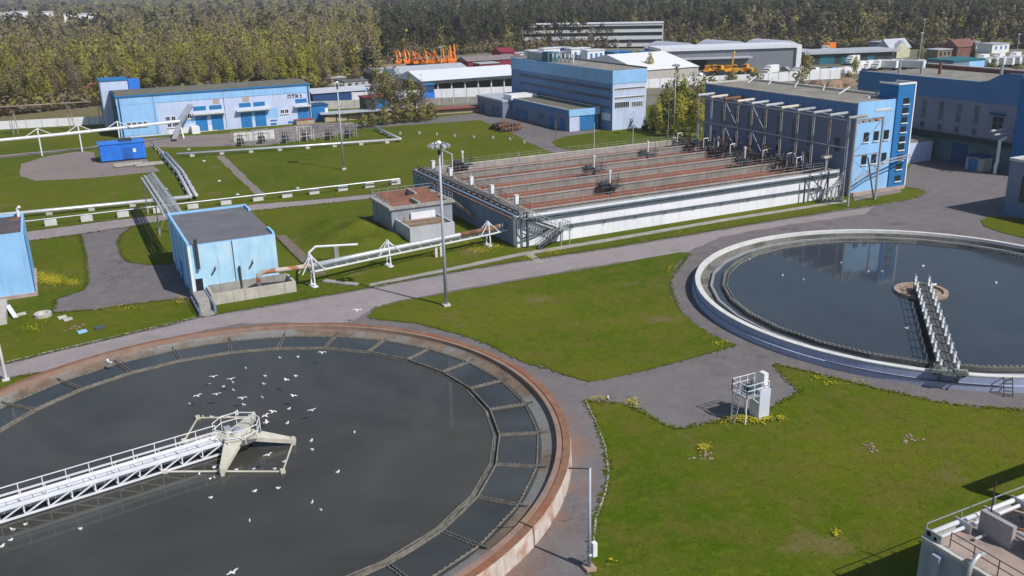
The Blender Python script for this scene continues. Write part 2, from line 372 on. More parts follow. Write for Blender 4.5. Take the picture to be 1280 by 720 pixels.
strip = [(-110, 489), (0, 458), (60, 443), (150, 422), (250, 398), (340, 383), (420, 369), (500, 354), (560, 343), (650, 328), (740, 315), (850, 297), (950, 280), (1040, 266), (1095, 258), (1080, 268), (980, 282), (900, 296), (862, 314), (740, 333), (640, 350), (560, 364), (500, 375), (466, 386), (440, 402), (380, 404), (300, 404), (220, 420), (165, 432), (130, 445), (70, 461), (0, 473), (-110, 505)]
sheet('road', gp(*strip), .012, road_strip, .25)
back = [(-120, 323), (38, 301), (100, 293), (165, 283), (205, 276), (330, 262), (480, 247), (540, 236), (540, 230), (480, 241), (400, 249), (320, 255), (205, 268), (150, 274), (38, 289), (-120, 305)]
sheet('back_road', gp(*back), .008, road_strip)
plaza = [(100, 292), (107, 320), (110, 350), (106, 362), (70, 374), (66, 391), (120, 387), (190, 377), (240, 373), (260, 330), (215, 330), (185, 331), (160, 328), (152, 319), (147, 303), (152, 293), (165, 284)]
sheet('yard_pavement', gp(*plaza), .012, asphalt)
sheet('oval_pad', gp((26, 205), (60, 195), (100, 189), (118, 190), (121, 208), (120, 222), (90, 224), (45, 226), (25, 220)), .008, gravel)
sheet('store_pad', gp((117, 203), (181, 198), (200, 214), (120, 222)), .012, gravel)
sheet('gravel_apron', gp((128, 183), (150, 176), (200, 172), (300, 166), (390, 154), (440, 153), (440, 163), (400, 172), (330, 182), (270, 183), (230, 184), (180, 184)), .008, gravel)
sheet('rear_path', gp((385, 156), (440, 155), (500, 151), (570, 144), (608, 140), (640, 146), (712, 165), (752, 162), (740, 166), (705, 171), (690, 177), (695, 184), (740, 196), (700, 194), (660, 178), (640, 166), (600, 150), (560, 153), (450, 161), (385, 167)), .012, asphalt)
sheet('tank_footpath', gp((462, 354.5), (560, 335), (650, 316), (760, 298), (900, 274), (1062, 249), (1062, 252), (900, 277.5), (760, 302), (650, 320), (560, 339), (462, 358)), .008, concrete, .05)
sheet('tower_footpath', gp((1066, 245.5), (1124, 236), (1128, 240), (1068, 251)), .016, gravel, .05)
sheet('short_footpath', gp((655, 317), (664, 316), (681, 328), (671, 329)), .016, concrete, .05)
sheet('grass_track', gp((270, 195), (280, 195), (334, 245), (322, 246)), .008, gravel, .2)
sheet('far_left_path', gp((-60, 200), (0, 194), (110, 184), (128, 180), (128, 184), (60, 192), (0, 198), (-60, 204)), .016, gravel, .2)
sheet('rear_yard', gp((395, 135), (480, 125), (560, 140), (640, 130), (760, 150), (860, 115), (1280, 112), (1500, 110), (1500, 62), (1280, 61), (1000, 62), (830, 60), (640, 61), (500, 70), (480, 85), (400, 105)), .008, yard, 1.)

# raised lawn islands
def lawn(name, px, h=.09):
    p = rough_edge(gp(*px), 1.3, .1)
    struct(MB().prism(p, 0.002, h).build(name, grass))
lawn('lawn_island', [(462, 398), (464, 391), (471, 385), (500, 378), (560, 367), (640, 353), (740, 336), (800, 325), (850, 316), (862, 317), (846, 330), (836, 352), (838, 372), (848, 388), (866, 405), (890, 420), (918, 432), (870, 446), (800, 464), (760, 474), (735, 477.5), (712, 471), (690, 463), (675, 455), (664, 457), (655, 453), (640, 446), (610, 430), (575, 418), (520, 404), (484, 400)])
lawn('right_lawn', [(1226, 276), (1236, 271), (1270, 273), (1330, 280), (1330, 304), (1280, 298), (1245, 289), (1230, 283)])
lawn('centre_lawn', [(690, 178), (705, 171), (742, 166), (790, 160), (860, 165), (860, 178), (790, 186), (742, 188), (700, 184)])
# kerb round the lower lawn and the island
def kerb(name, px, w=.14, h=.07):
    pts = gp(*px); mb = MB()
    for i in range(len(pts)-1):
        p, q = pts[i], pts[i+1]; d = hypot(q[0]-p[0], q[1]-p[1]); n = max(1, int(d/1.0))
        for k in range(n):
            a, c = k/n, (k+.95)/n
            mb.bar((p[0]+(q[0]-p[0])*a, p[1]+(q[1]-p[1])*a, h/2), (p[0]+(q[0]-p[0])*c, p[1]+(q[1]-p[1])*c, h/2+random.uniform(-.02, .01)), w, h)
    struct(mb.build(name, concrete))
kerb('lower_lawn_kerb', [(732, 501), (746, 530), (757, 560), (761, 592), (757, 615), (745, 648), (741, 690)])
kerb('road_kerb', [(0, 454.5), (60, 440), (150, 419), (245, 396.5)], .14, .05)
kerb('tower_kerb', [(1040, 264), (1100, 256), (1145, 248), (1157, 241), (1150, 236.5)])

# concrete duct covers laid as a walkway beside the small pump house
def slabs(name, label, p, q, wd, n, m=wood):
    mb = MB(); dx, dy = (q[0]-p[0])/n, (q[1]-p[1])/n; L_ = hypot(dx, dy); ux, uy = dx/L_, dy/L_
    for i in range(n):
        a = (p[0]+dx*(i+.02), p[1]+dy*(i+.02), .12); b2 = (p[0]+dx*(i+.97), p[1]+dy*(i+.97), .12+random.uniform(-.03, .03)); mb.bar(a, b2, wd+random.uniform(-.05, .05), .2)
    return tag(mb.build(name, m, org=(p[0], p[1], 0)), label, 'walkway')
duct = mat('brown_duct_slab', (.2, .155, .125), var=.3, scale=1.)
slabs('duct_cover', 'row of brown concrete slabs running past the right side of the small blue pump house', (28.6, 136.5), (28.5, 114.), 1.5, 16, duct)
slabs('paving_slab', 'loose grey slabs lying on the grass at the foot of the white pipe trestle', G(405, 352), G(447, 357), .9, 4, concrete)

# grassy earth bank between the two pump structures
mb = MB(); nx, ny = 24, 30; cx_, cy_ = 38.5, 131.0
def bank(x_, y_):
    r_ = ((x_-cx_)/7.5)**2+((y_-cy_)/15.5)**2
    return 1.5*max(0, 1-r_)**1.6*(1+.3*sin(x_*.9+y_*.5)+.25*sin(y_*.8-x_*.4))+(.003 if r_ < 1 else -.05)
for i in range(nx):
    for j in range(ny):
        P_ = []
        for di, dj in ((0, 0), (1, 0), (1, 1), (0, 1)): x_ = cx_-8+16*(i+di)/nx; y_ = cy_-16+32*(j+dj)/ny; P_.append((x_, y_, bank(x_, y_)))
        mb.quad(*P_)
struct(mb.build('grass_bank', grass, smooth=True))
# ------------------------------------------------------------------ left clarifier
CL = (8.9, 69.2); CR = (87.7, 69.0)
def pt(c, r, a, z): return (c[0]+r*cos(a), c[1]+r*sin(a), z)
NV = 28; PH = radians(131.4); ST = 2*pi/NV
tl = thing('clarifier_tank', 'round settling tank with rusty brown concrete rim and dark murky water, at lower left', 'settling tank', (*CL, 0))
MB().lathe(CL, [(27.35, 0), (27.3, 1.0), (27.22, 1.4)], 160).build('outer_wall', mat('rust_stained_limewash', (.6, .52, .46), var=.12, col2=(.36, .19, .11), c2=(.46, .62), s2=.5, streak=.6), tl, smooth=True)
MB().lathe(CL, [(27.22, 1.4), (26.64, 1.42), (26.62, 1.33), (26.55, 1.33)], 160).build('rim', rim_rust, tl)
MB().lathe(CL, [(26.55, 1.33), (26.53, 1.44), (26.15, 1.44), (26.12, 1.0)], 160).build('inner_rim', rim_pink, tl)
bench_m = mat('stained_bench_concrete', (.2, .145, .105), var=.3, scale=.5, col2=(.22, .22, .21), c2=(.48, .56), s2=.12, streak=.5, rough=.8)
MB().lathe(CL, [(26.12, 1.1), (25.9, .95), (24.9, .74), (24.7, .5)], 112).build('bench', bench_m, tl)
def ngon(mb, c, r0, r1, z0, z1, m=0):   # 28-sided plate ring
    for i in range(NV):
        a, b2 = PH+i*ST, PH+(i+1)*ST
        P = [pt(c, r0, a, z0), pt(c, r0, b2, z0), pt(c, r1, b2, z0), pt(c, r1, a, z0)]; Q = [(p[0], p[1], z1) for p in P]
        mb.quad(*P[::-1], m).quad(*Q, m)
        for k in range(4): mb.quad(P[k], P[(k+1) % 4], Q[(k+1) % 4], Q[k], m)
def teeth(mb, c, r, z0, z1, gap=.42, wd=.2, th=.07, m=0):
    for i in range(NV):
        p, q = Vector(pt(c, r, PH+i*ST, 0)), Vector(pt(c, r, PH+(i+1)*ST, 0)); d = q-p; n = int(d.length/gap); u = d.normalized()
        for k in range(n):
            s = p+d*((k+.5)/n); e = s+u*wd; zm = (z0+z1)/2
            mb.bar((s.x, s.y, zm), (e.x, e.y, zm), th, z1-z0, m)
WZ = .82
ow = MB(); ngon(ow, CL, 24.72, 24.82, .45, .86); teeth(ow, CL, 24.77, .86, .94, .5, .22, .06); ow.build('outer_weir', weir, tl)
iw = MB(); ngon(iw, CL, 21.55, 21.67, .4, .87); teeth(iw, CL, 21.61, .87, .93, .5, .2, .05); ngon(iw, CL, 21.08, 21.14, .4, .9)
iw.build('inner_launder', weir, tl)
fl = MB(); ngon(fl, CL, 21.13, 21.56, .45, .6); fl.build('launder_floor', algae, tl)
for i in range(NV):
    a = PH+i*ST; n_ = Vector((-sin(a), cos(a), 0))
    mb = MB()
    for s in (-.13, .13):
        p = Vector(pt(CL, 21.66, a, .78))+n_*s; q = Vector(pt(CL, 24.75, a, .78))+n_*s; mb.bar(p, q, .05, .2)
        for k in range(8):
            e = p.lerp(q, (k+.4)/8); f2 = p.lerp(q, (k+.85)/8); mb.bar(e+Vector((0, 0, .13)), f2+Vector((0, 0, .13)), .05, .07)
    mb.bar(Vector(pt(CL, 21.66, a, .7)), Vector(pt(CL, 24.75, a, .7)), .32, .06)
    mb.build('radial_trough', weir, tl)
# brackets on the bench
for i in range(NV):
    a = PH+i*ST
    MB().bar(pt(CL, 24.8, a, .9), pt(CL, 25.5, a, .95), .16, .12).build('weir_bracket', algae, tl)
struct(MB().lathe(CL, [(0.01, WZ), (12, WZ), (21.1, WZ)], 112).build('water', water_l))
struct(MB().lathe(CL, [(21.6, WZ-.03), (24.95, WZ-.03)], 112).build('water', water_mat('channel_water', (.052, .056, .056), var=(.75, 1.25))))

# scraper bridge
HUB = Vector((9.45, 69.35, 0)); d = Vector((-15.5, -2.6, 0)).normalized(); sd = Vector((-d.y, d.x, 0))
end = HUB+d*26.9; start = HUB+d*1.5
br = thing('scraper_bridge', 'white steel truss footbridge reaching from the left edge to the middle of the left tank', 'bridge', tuple(end))
BL = (end-start).length
def at(t, s, z): p = start+d*t+sd*s; return (p.x, p.y, z)
dk = MB(); nb = 30
for i in range(nb): dk.bar(at(BL*i/nb+.02, 0, 1.86), at(BL*(i+1)/nb-.02, 0, 1.86), 1.05, .07)
dk.build('deck', white_steel, br)
for s in (-.62, .62):
    t_ = MB(); t_.bar(at(0, s, 1.84), at(BL, s, 1.84), .12, .16); t_.bar(at(0, s, .98), at(BL, s, .98), .12, .14)
    n = 16
    for i in range(n+1): t_.bar(at(BL*i/n, s, 1.0), at(BL*i/n, s, 1.84), .09)
    for i in range(n):
        a, b2 = (i, i+1) if i < n-2 else (i+1, i)
        t_.bar(at(BL*a/n, s, 1.8), at(BL*b2/n, s, 1.02), .09)
    t_.build('truss', white_steel, br)
    r_ = MB(); r_.bar(at(0, s, 2.93), at(BL, s, 2.93), .06); r_.bar(at(0, s, 2.4), at(BL, s, 2.4), .04); r_.bar(at(0, s, 2.0), at(BL, s, 2.0), .03, .14)
    for i in range(n+1): r_.bar(at(BL*i/n, s, 1.84), at(BL*i/n, s, 2.93), .06)
    r_.build('railing', white_steel, br)
for i in range(n+1): MB().bar(at(BL*i/n, -.62, .98), at(BL*i/n, .62, .98), .08).build('cross_bar', white_steel, br)
ld = MB()
for s in (16.6, 17.5): ld.bar(at(s, .72, 2.3), at(s, .72, .7), .06)
for k in range(6): ld.bar(at(16.6, .72, .8+k*.27), at(17.5, .72, .8+k*.27), .04)
ld.build('ladder', white_steel, br)
# star shaped centre float
st = thing('centre_platform', 'cream star shaped centre platform with round handrail in the middle of the left tank', 'platform', (HUB.x, HUB.y, 0))
MB().lathe(HUB, [(0.02, 1.78), (1.8, 1.78), (1.8, 1.7), (1.0, 1.6), (.8, .6)], 16).build('hub', mat('dark_platform_grating', (.13, .13, .125), var=.3, scale=3), st)
for ang, ln in ((64, 4.9), (-25, 4.5), (244, 4.7), (154, 4.3)):
    a = radians(ang); u = Vector((cos(a), sin(a), 0)); v = Vector((-sin(a), cos(a), 0)); mb = MB()
    def q_(r, s, z): p = HUB+u*r+v*s; return (p.x, p.y, z)
    A = [q_(0, -.85, 2.2+ang*.0001), q_(0, .85, 2.2+ang*.0001), q_(ln, .2, 1.35), q_(ln, -.2, 1.35)]; B = [(p[0], p[1], p[2]-.36) for p in A]
    mb.quad(A[3], A[2], A[1], A[0]).quad(*B)
    for k in range(4): mb.quad(A[k], A[(k+1) % 4], B[(k+1) % 4], B[k])
    mb.bar(q_(ln-.1, 0, .6), q_(ln-.1, 0, 1.5), .3, .3)
    mb.build('arm', cream, st)
rr = MB()
for z in (2.45, 3.0):
    rr.tube([(HUB.x+1.85*cos(t), HUB.y+1.85*sin(t), z) for t in [radians(x_) for x_ in range(-160, 161, 40)]], .04, 5)
for x_ in range(-160, 161, 40): t = radians(x_); rr.bar((HUB.x+1.85*cos(t), HUB.y+1.85*sin(t), 1.75), (HUB.x+1.85*cos(t), HUB.y+1.85*sin(t), 3.0), .05)
rr.build('round_railing', white_steel, st)
mo = MB(); mo.tube([(HUB.x, HUB.y, 1.95), (HUB.x, HUB.y, 2.5)], .3, 10); mo.box(HUB.x-.9, HUB.x-.4, HUB.y+.3, HUB.y+.9, 1.95, 2.45); mo.tube([(HUB.x-.5, HUB.y-.5, 2.2), (HUB.x+.6, HUB.y+.4, 2.2)], .16, 8)
mo.build('drive_motor', steel, st)
fb = MB(); zf = .9
for P in ([(13.6, 68.1), (11.6, 63.4), (7.5, 65.7), (3.6, 67.8)], [(11.4, 74.1), (7.3, 76.2), (5.6, 72.3)]):
    fb.tube([(x_, y_, zf) for x_, y_ in P], .085, 6)
    for x_, y_ in P: fb.box(x_-.18, x_+.18, y_-.18, y_+.18, zf-.15, zf+.2)
fb.build('scum_boom', cream, st)

# ------------------------------------------------------------------ right clarifier
tr = thing('clarifier_tank', 'round settling tank with a clean white rim and bluish water, at right', 'settling tank', (*CR, 0))
MB().lathe(CR, [(26.25, 0), (26.24, .62), (26.1, .66), (26.1, .6), (25.92, .6), (25.9, 1.34)], 160).build('outer_wall', mat('pale_lilac_limewash', (.36, .4, .54), var=.07, streak=.3), tr)
MB().lathe(CR, [(25.93, 1.3), (25.93, 1.4), (25.32, 1.4), (25.3, 1.0)], 160).build('rim', mat('white_limewashed_rim', (.66, .65, .62), var=.12, scale=.8, streak=.1), tr)
MB().lathe(CR, [(25.3, 1.0), (25.2, .5), (23.9, .45)], 112).build('inner_wall', concrete_dark, tr)
ra = MB(); ngon(ra, CR, 23.85, 24.15, .3, .8); ngon(ra, CR, 23.0, 23.9, .3, .52); ra.build('launder', mat('grey_launder_concrete', (.3, .31, .32), var=.2, streak=.3), tr)
rb = MB(); ngon(rb, CR, 22.5, 22.75, .3, .92); rb.build('launder_inner_wall', concrete_dark, tr)
rc = MB(); ngon(rc, CR, 22.1, 22.16, .4, .72); teeth(rc, CR, 22.6, .92, 1.05, .5, .22, .12); teeth(rc, CR, 22.13, .72, .82, .5, .25, .07); rc.build('toothed_weir', mat('grey_green_weir', (.26, .27, .24), var=.3, scale=2), tr)
struct(MB().lathe(CR, [(0.01, .64), (12, .64), (22.52, .64)], 112).build('water', water_r))
struct(MB().lathe(CR, [(22.7, .56), (23.88, .56)], 112).build('water', water_r))
# bridge
h2 = Vector((87.9, 69.2, 0)); e2 = Vector((69.1, 50.3, 0)); d = (e2-h2).normalized(); sd = Vector((-d.y, d.x, 0)); start = h2-d*.6; BL = (e2-start).length+.5
def at(t, s, z): p = start+d*t+sd*s; return (p.x, p.y, z)
b3 = thing('scraper_bridge', 'dark footbridge with two rows of white posts spanning half of the right tank', 'bridge', tuple(e2))
mb = MB(); mb.bar(at(0, 0, 1.5), at(BL, 0, 1.5), 1.15, .08); mb.build('deck', mat('dark_grating', (.1, .1, .1), var=.3, scale=3), b3)
for s in (-.72, .72):
    g_ = MB(); g_.bar(at(0, s, 1.48), at(BL, s, 1.48), .14, .2); g_.bar(at(0, s, .85), at(BL, s, .85), .1, .12)
    for i in range(17): g_.bar(at(BL*i/16, s, .85), at(BL*i/16, s, 1.5), .07)
    for i in range(16): g_.bar(at(BL*i/16, s, .88), at(BL*(i+1)/16, s, 1.45), .06)
    g_.build('girder', steel_dark, b3)
    for i in range(12):
        MB().bar(at(1+(BL-2)*i/11, s, 1.5), at(1+(BL-2)*i/11, s, 2.62), .3, .1).build('post', white, b3)
    h_ = MB(); h_.bar(at(0, s, 2.62), at(BL, s, 2.62), .05); h_.bar(at(0, s, 2.1), at(BL, s, 2.1), .04); h_.build('handrail', steel, b3)
ca = MB(); ca.bar(at(BL-.9, -1.6, 1.62), at(BL-.9, 1.6, 1.62), .9, .3); ca.bar(at(BL-1, -1.3, 1.9), at(BL-1, -.6, 1.9), .5, .5); ca.bar(at(BL-.6, .4, 1.8), at(BL-.6, 1.4, 1.8), .35, .35)
ca.build('drive_carriage', mat('grey_green_machine_paint', (.22, .25, .22), var=.2), b3)
for s in (-1.2, 1.2): MB().tube([at(BL-1.2, s, 1.5), at(BL-.5, s, 1.5)], .22, 10).build('wheel', black, b3)
MB().bar(at(BL-4.6, -.95, .9), at(BL-1.6, -.95, .9), .5, .3).build('scum_tray', rust, b3)
# centre ring
cr = thing('centre_ring', 'round brown concrete ring in the middle of the right tank', 'well', (*CR, 0))
MB().lathe(CR, [(2.95, .4), (2.95, .95), (2.45, .95), (2.45, .6)], 40).build('ring_wall', mat('brown_scum_concrete', (.4, .3, .23), var=.3, scale=1.4), cr)
MB().lathe(CR, [(0.01, .72), (2.46, .72)], 40).build('scum', mat('brown_dry_scum', (.36, .27, .21), var=.4, scale=1.1, col2=(.12, .1, .08), c2=(.52, .6), s2=.8), cr)
MB().tube([pt(CR, 1.2, 1., .85), pt(CR, 2.9, .1, 1.1)], .09, 6).build('pipe', pipe_clad, cr)
# step stile on the outer wall
a = atan2(*(np.array(G(1253, 488))-np.array(CR))[::-1]); mb = MB()
for da in (-.014, .014):
    mb.bar(pt(CR, 27.2, a+da, 0), pt(CR, 26.5, a+da, 1.6), .07); mb.bar(pt(CR, 25.95, a+da, 1.2), pt(CR, 26.5, a+da, 1.6), .07)
for k in range(5): mb.bar(pt(CR, 27.15-k*.13, a-.014, .2+k*.3), pt(CR, 27.15-k*.13, a+.014, .2+k*.3), .06)
tag(mb.build('step_stile', steel_dark, org=pt(CR, 27.2, a, 0)), 'small dark steel stile standing against the white outer wall of the right tank', 'stile')
# cable lying along the wall
mb = MB(); mb.tube([pt(CR, 26.28, a-.02-k*.02, .66) for k in range(30)], .04, 5)
tag(mb.build('cable', black, org=pt(CR, 26.7, a, .6)), 'thin black cable running along the white wall of the right tank', 'cable')
# ------------------------------------------------------------------ helpers for facades
# face 'S': plane y = p seen from -y, u = x ; face 'W': plane x = p seen from -x, u = y ; face 'E': plane x = p seen from +x
def fbox(mb, face, p, u0, u1, z0, z1, d0, d1, m=0):
    if face == 'S': mb.box(u0, u1, p-d1, p-d0, z0, z1, m)
    elif face == 'W': mb.box(p-d1, p-d0, u0, u1, z0, z1, m)
    elif face == 'E': mb.box(p+d0, p+d1, u0, u1, z0, z1, m)
def panel(par, name, mt, face, p, u0, u1, z0, z1, d=.04):
    mb = MB(); fbox(mb, face, p, u0, u1, z0, z1, -.1, d); return mb.build(name, mt, par)
def window(par, face, p, u0, u1, z0, z1, fm=white, gm=glass, nu=1, nz=1, sill=None, fw_=.1):
    mb = MB()
    for u in (u0, u1-fw_): fbox(mb, face, p, u, u+fw_, z0, z1, -.1, .07)
    for z in (z0, z1-fw_): fbox(mb, face, p, u0+fw_, u1-fw_, z, z+fw_, -.1, .065)
    for i in range(1, nu): u = u0+(u1-u0)*i/nu; fbox(mb, face, p, u-fw_*.35, u+fw_*.35, z0+fw_, z1-fw_, -.1, .06)
    for i in range(1, nz): z = z0+(z1-z0)*i/nz; fbox(mb, face, p, u0+fw_, u1-fw_, z-fw_*.35, z+fw_*.35, -.1, .055)
    w_ = mb.build('window', fm, par)
    g_ = MB(); fbox(g_, face, p, u0+.02, u1-.02, z0+.02, z1-.02, -.1, .02); g_.build('pane', gm, w_)
    if sill: s_ = MB(); fbox(s_, face, p, u0-.1, u1+.1, z0-.16, z0-.01, -.1, .22); s_.build('sill', sill, w_)
    return w_
def door(par, mt, face, p, u0, u1, z0, z1, d=.06, name='door', split=True):
    mb = MB(); um = (u0+u1)/2
    if split: fbox(mb, face, p, u0, um-.02, z0, z1, -.1, d); fbox(mb, face, p, um+.02, u1, z0, z1, -.1, d)
    else: fbox(mb, face, p, u0, u1, z0, z1, -.1, d)
    fbox(mb, face, p, u0-.08, u1+.08, z1+.005, z1+.1, -.1, d+.05)
    dr = mb.build(name, mt, par)
    h_ = MB(); fbox(h_, face, p, um-.25, um-.1, z0+(z1-z0)*.42, z0+(z1-z0)*.52, 0, d+.08); h_.build('handle', steel, dr)
    return dr
def parapet(par, x0, x1, y0, y1, z, h, t, mt, name='parapet', skip=''):
    mb = MB()
    if 'S' not in skip: mb.box(x0, x1, y0, y0+t, z, z+h)
    if 'N' not in skip: mb.box(x0, x1, y1-t, y1, z, z+h)
    if 'W' not in skip: mb.box(x0, x0+t, y0+t, y1-t, z, z+h-.003)
    if 'E' not in skip: mb.box(x1-t, x1, y0+t, y1-t, z, z+h-.003)
    return mb.build(name, mt, par)
def railing(mb, pts, z, h=1.1, gap=1.6, r=.045, mids=1):
    for i in range(len(pts)-1):
        p = Vector((*pts[i], z)); q = Vector((*pts[i+1], z)); L_ = (q-p).length; n = max(1, round(L_/gap))
        for k in range(n+1): s = p.lerp(q, k/n); mb.bar(s, s+Vector((0, 0, h)), r*1.3)
        for j in range(mids+1): mb.bar(p+Vector((0, 0, h*(1-j*.45))), q+Vector((0, 0, h*(1-j*.45))), r*1.2)
    return mb

# ------------------------------------------------------------------ small blue pump house
B = thing('pump_house', 'small flat roofed pump house with worn pale blue front, behind the open concrete pit', 'building', (17.5, 121, 0))
X0, X1, Y0, Y1, H = 12.3, 22.9, 112.4, 130.4, 6.7
MB().box(X0, X1, Y0, Y1, 0, H).build('wall', pale_blue, B)
MB().box(X0+.3, X1-.05, Y0+.25, Y1-.3, H+.003, H+.06).build('roof', roof_grey, B)
mb = MB(); mb.box(X0, X0+.3, Y0, Y1, H, H+.35); mb.box(X0+.3, X1, Y1-.3, Y1, H, H+.347); mb.box(X1-.28, X1, Y1-3.4, Y1-.3, H, H+.344); mb.box(X1-.28, X1, Y0+.2, Y0+3.2, H, H+.35); mb.box(X0+.3, X1, Y0, Y0+.2, H, H+.07)
mb.build('parapet', light_blue, B)
panel(B, 'wall_seam', steel_dark, 'S', Y0, 17.5, 17.62, .8, H-.02, .03)
panel(B, 'corner_strip', white, 'S', Y0, X0+.02, X0+.3, .3, H-.1, .05)
for k, (u, z) in enumerate(((15.05, 3.3), (19.6, 3.4))):
    mb = MB(); mb.bar((u-.25, Y0-.1, z-.45), (u+.2, Y0-.22, z+.25), .22, .2); mb.bar((u+.12, Y0-.18, z+.2), (u+.2, Y0-.25, z+.6), .07); mb.build('wall_bracket', steel_dark, B)
mb = MB(); mb.tube([(13.3, Y0-.35, 3.8), (13.3, Y0-.35, 7.5)], .2, 10); mb.bar((13.3, Y0+.05, 4.2), (13.3, Y0-.3, 4.2), .08); mb.bar((13.3, Y0+.05, 6.4), (13.3, Y0-.3, 6.4), .08); mb.build('flue_pipe', steel_dark, B)
mb = MB(); mb.tube([(18.1, Y0-.25, .6), (18.1, Y0-.25, 3.4)], .13, 8); mb.bar((18.1, Y0, 2.9), (18.1, Y0-.25, 2.9), .07); mb.build('vent_pipe', steel_dark, B)
for y in (114, 118, 122, 126): panel(B, 'pilaster', light_blue, 'W', X0, y, y+.4, 0, H-.3, .18)
door(B, deep_blue, 'W', X0, 119.5, 121.6, .1, 2.6)
panel(B, 'doorway', black, 'S', Y0, 12.75, 13.6, .9, 2.5, .03)
panel(B, 'plinth_patch', concrete_dark, 'W', X0, 112.6, 130.2, .0, .35, .05)
# pit
P = thing('concrete_pit', 'open concrete pit built along the front of the small blue pump house', 'pit', (19, 110.5, 0))
mb = MB(); mb.box(13.9, 24.1, 108.8, 109.15, 0, 1.35); mb.box(13.9, 14.2, 109.15, 112.36, 0, 1.347); mb.box(23.8, 24.1, 109.15, 112.36, 0, 1.347); mb.build('pit_wall', mat('pale_stained_concrete', (.5, .46, .4), var=.15, streak=.7), P)
MB().box(14.2, 23.8, 109.15, 112.36, 0, .12).build('pit_floor', concrete_dark, P)
MB().box(14.2, 23.8, 112.2, 112.36, .12, 1.5).build('back_panel', concrete, P)
S = thing('concrete_stairs', 'short concrete stairs at the left front corner of the small pump house', 'stairs', (12.9, 108, 0))
mb = MB()
for k in range(6): mb.box(12.2, 13.6, 105.2+k*.55, 105.2+(k+1)*.55, 0, .16+k*.16)
mb.box(12.2, 13.6, 108.5, 112.3, 0, .98); mb.build('steps', concrete, S)
mb = MB(); mb.box(11.9, 12.17, 105.4, 112.3, 0, .5); mb.prism([(13.62, 105.6), (13.86, 105.6), (13.86, 112.3), (13.62, 112.3)], 0, 1.1); mb.build('cheek_wall', grey_plaster, S)
mb = MB(); railing(mb, [(11.98, 105.5), (11.98, 112.2)], .5, 1.0, 1.6); mb.build('handrail', steel_dark, S)

# pipe bridge from the pit to the aeration tank
A1, A2, A3 = Vector((26.5, 109.8, 0)), Vector((37.8, 113.2, 0)), Vector((53.7, 115.3, 0))
pb = thing('pipe_bridge', 'long silver pipe on white lattice trestles between the concrete pit and the aeration tank', 'pipeline', (37.8, 113.2, 0))
path = [(19.9, 110.4, .2), (19.9, 110.4, 2.35), (20.6, 110.2, 2.75), (26.5, 109.8, 2.75), (37.8, 113.2, 2.35), (53.7, 115.3, 2.5), (56.9, 115.9, 2.6)]
MB().tube(path[3:], .33, 12).build('pipe', pipe_clad, pb, smooth=True)
MB().tube(path[:4], .3, 12).build('elbow_pipe', mat('peeling_pipe_lagging', (.5, .44, .38), var=.2, col2=(.35, .13, .06), c2=(.5, .58), s2=.9), pb, smooth=True)
MB().tube([(49, 114.68, 2.46), (53.7, 115.3, 2.5), (55.5, 115.6, 2.55)], .345, 12).build('rusty_sleeve', rust, pb, smooth=True)
mb = MB()
for a_, b_ in ((path[3], path[4]), (path[4], path[5]), (path[5], path[6])):
    a_, b_ = Vector(a_), Vector(b_); nrm = Vector((b_-a_)).cross(Vector((0, 0, 1))).normalized()
    for s in (-.55, .55): mb.bar(a_+nrm*s-Vector((0, 0, .65)), b_+nrm*s-Vector((0, 0, .65)), .12, .2)
    n = int((b_-a_).length/1.6)
    for k in range(n): c = a_.lerp(b_, k/n)-Vector((0, 0, .55)); mb.bar(c-nrm*.55, c+nrm*.55, .1)
mb.build('cable_tray', white_steel, pb)
for q, hh in ((A1, 4.2), (A2, 3.7), (A3, 3.7)):
    dr = Vector((.97, .2, 0)).normalized(); nr = Vector((-dr.y, dr.x, 0)); mb = MB()
    for s in (-.55, .55):
        mb.bar(q+nr*s, q+nr*s*.25+Vector((0, 0, hh)), .16)
        for e in (-1.6, 1.6): mb.bar(q+nr*s*.25+Vector((0, 0, hh-.1)), q+dr*e+nr*s+Vector((0, 0, 1.95)), .1)
    mb.bar(q-nr*.5+Vector((0, 0, 1.8)), q+nr*.5+Vector((0, 0, 1.8)), .14); mb.bar(q-nr*.7, q+nr*.7+Vector((0, 0, .12)), .7, .24)
    mb.build('trestle', white_steel, pb)
mb = MB(); mb.bar((45, 113.9, 0), (45, 113.9, 1.75), .35, .2); mb.bar((45.7, 113.9, 0), (45.7, 113.9, 1.75), .3, .2); mb.build('short_post', offwhite, pb)
bp_ = thing('branch_pipe', 'thin white bent pipe on a concrete post behind the left trestle of the pipe bridge', 'pipe', (30, 118, 0))
MB().tube([(26.4, 110.6, 3.0), (27.6, 115, 3.0), (29.6, 119.5, 2.4), (35.2, 118.3, 2.2)], .16, 8).build('pipe', white_steel, bp_)
MB().box(31.9, 32.5, 118.5, 119.1, 0, 2.1).build('post', concrete, bp_)

# ------------------------------------------------------------------ blue building at the left edge
B = thing('service_building', 'plain light blue building with dark roof cut off by the left edge of the picture', 'building', (-10, 130, 0))
MB().box(-24, -5.1, 124.2, 136, 0, 7.9).build('wall', light_blue, B)
MB().box(-24, -5.4, 124.5, 135.7, 7.903, 7.96).build('roof', mat('patched_dark_roof', (.1, .09, .1), var=.2, col2=(.3, .1, .06), c2=(.62, .68), s2=.4), B)
parapet(B, -24, -5.1, 124.2, 136, 7.9, .3, .28, light_blue)
panel(B, 'side_shade_strip', deep_blue, 'E', -5.1, 124.4, 124.9, .4, 7.6, .12)  # darker blue puts the weaker light of this side into the colour
panel(B, 'plinth', mat('pink_plinth', (.42, .32, .28), streak=.3), 'S', 124.2, -24, -5.0, 0, .45, .25)
panel(B, 'side_plinth', MATS['pink_plinth'], 'E', -5.1, 124.0, 136, 0, .44, .3)
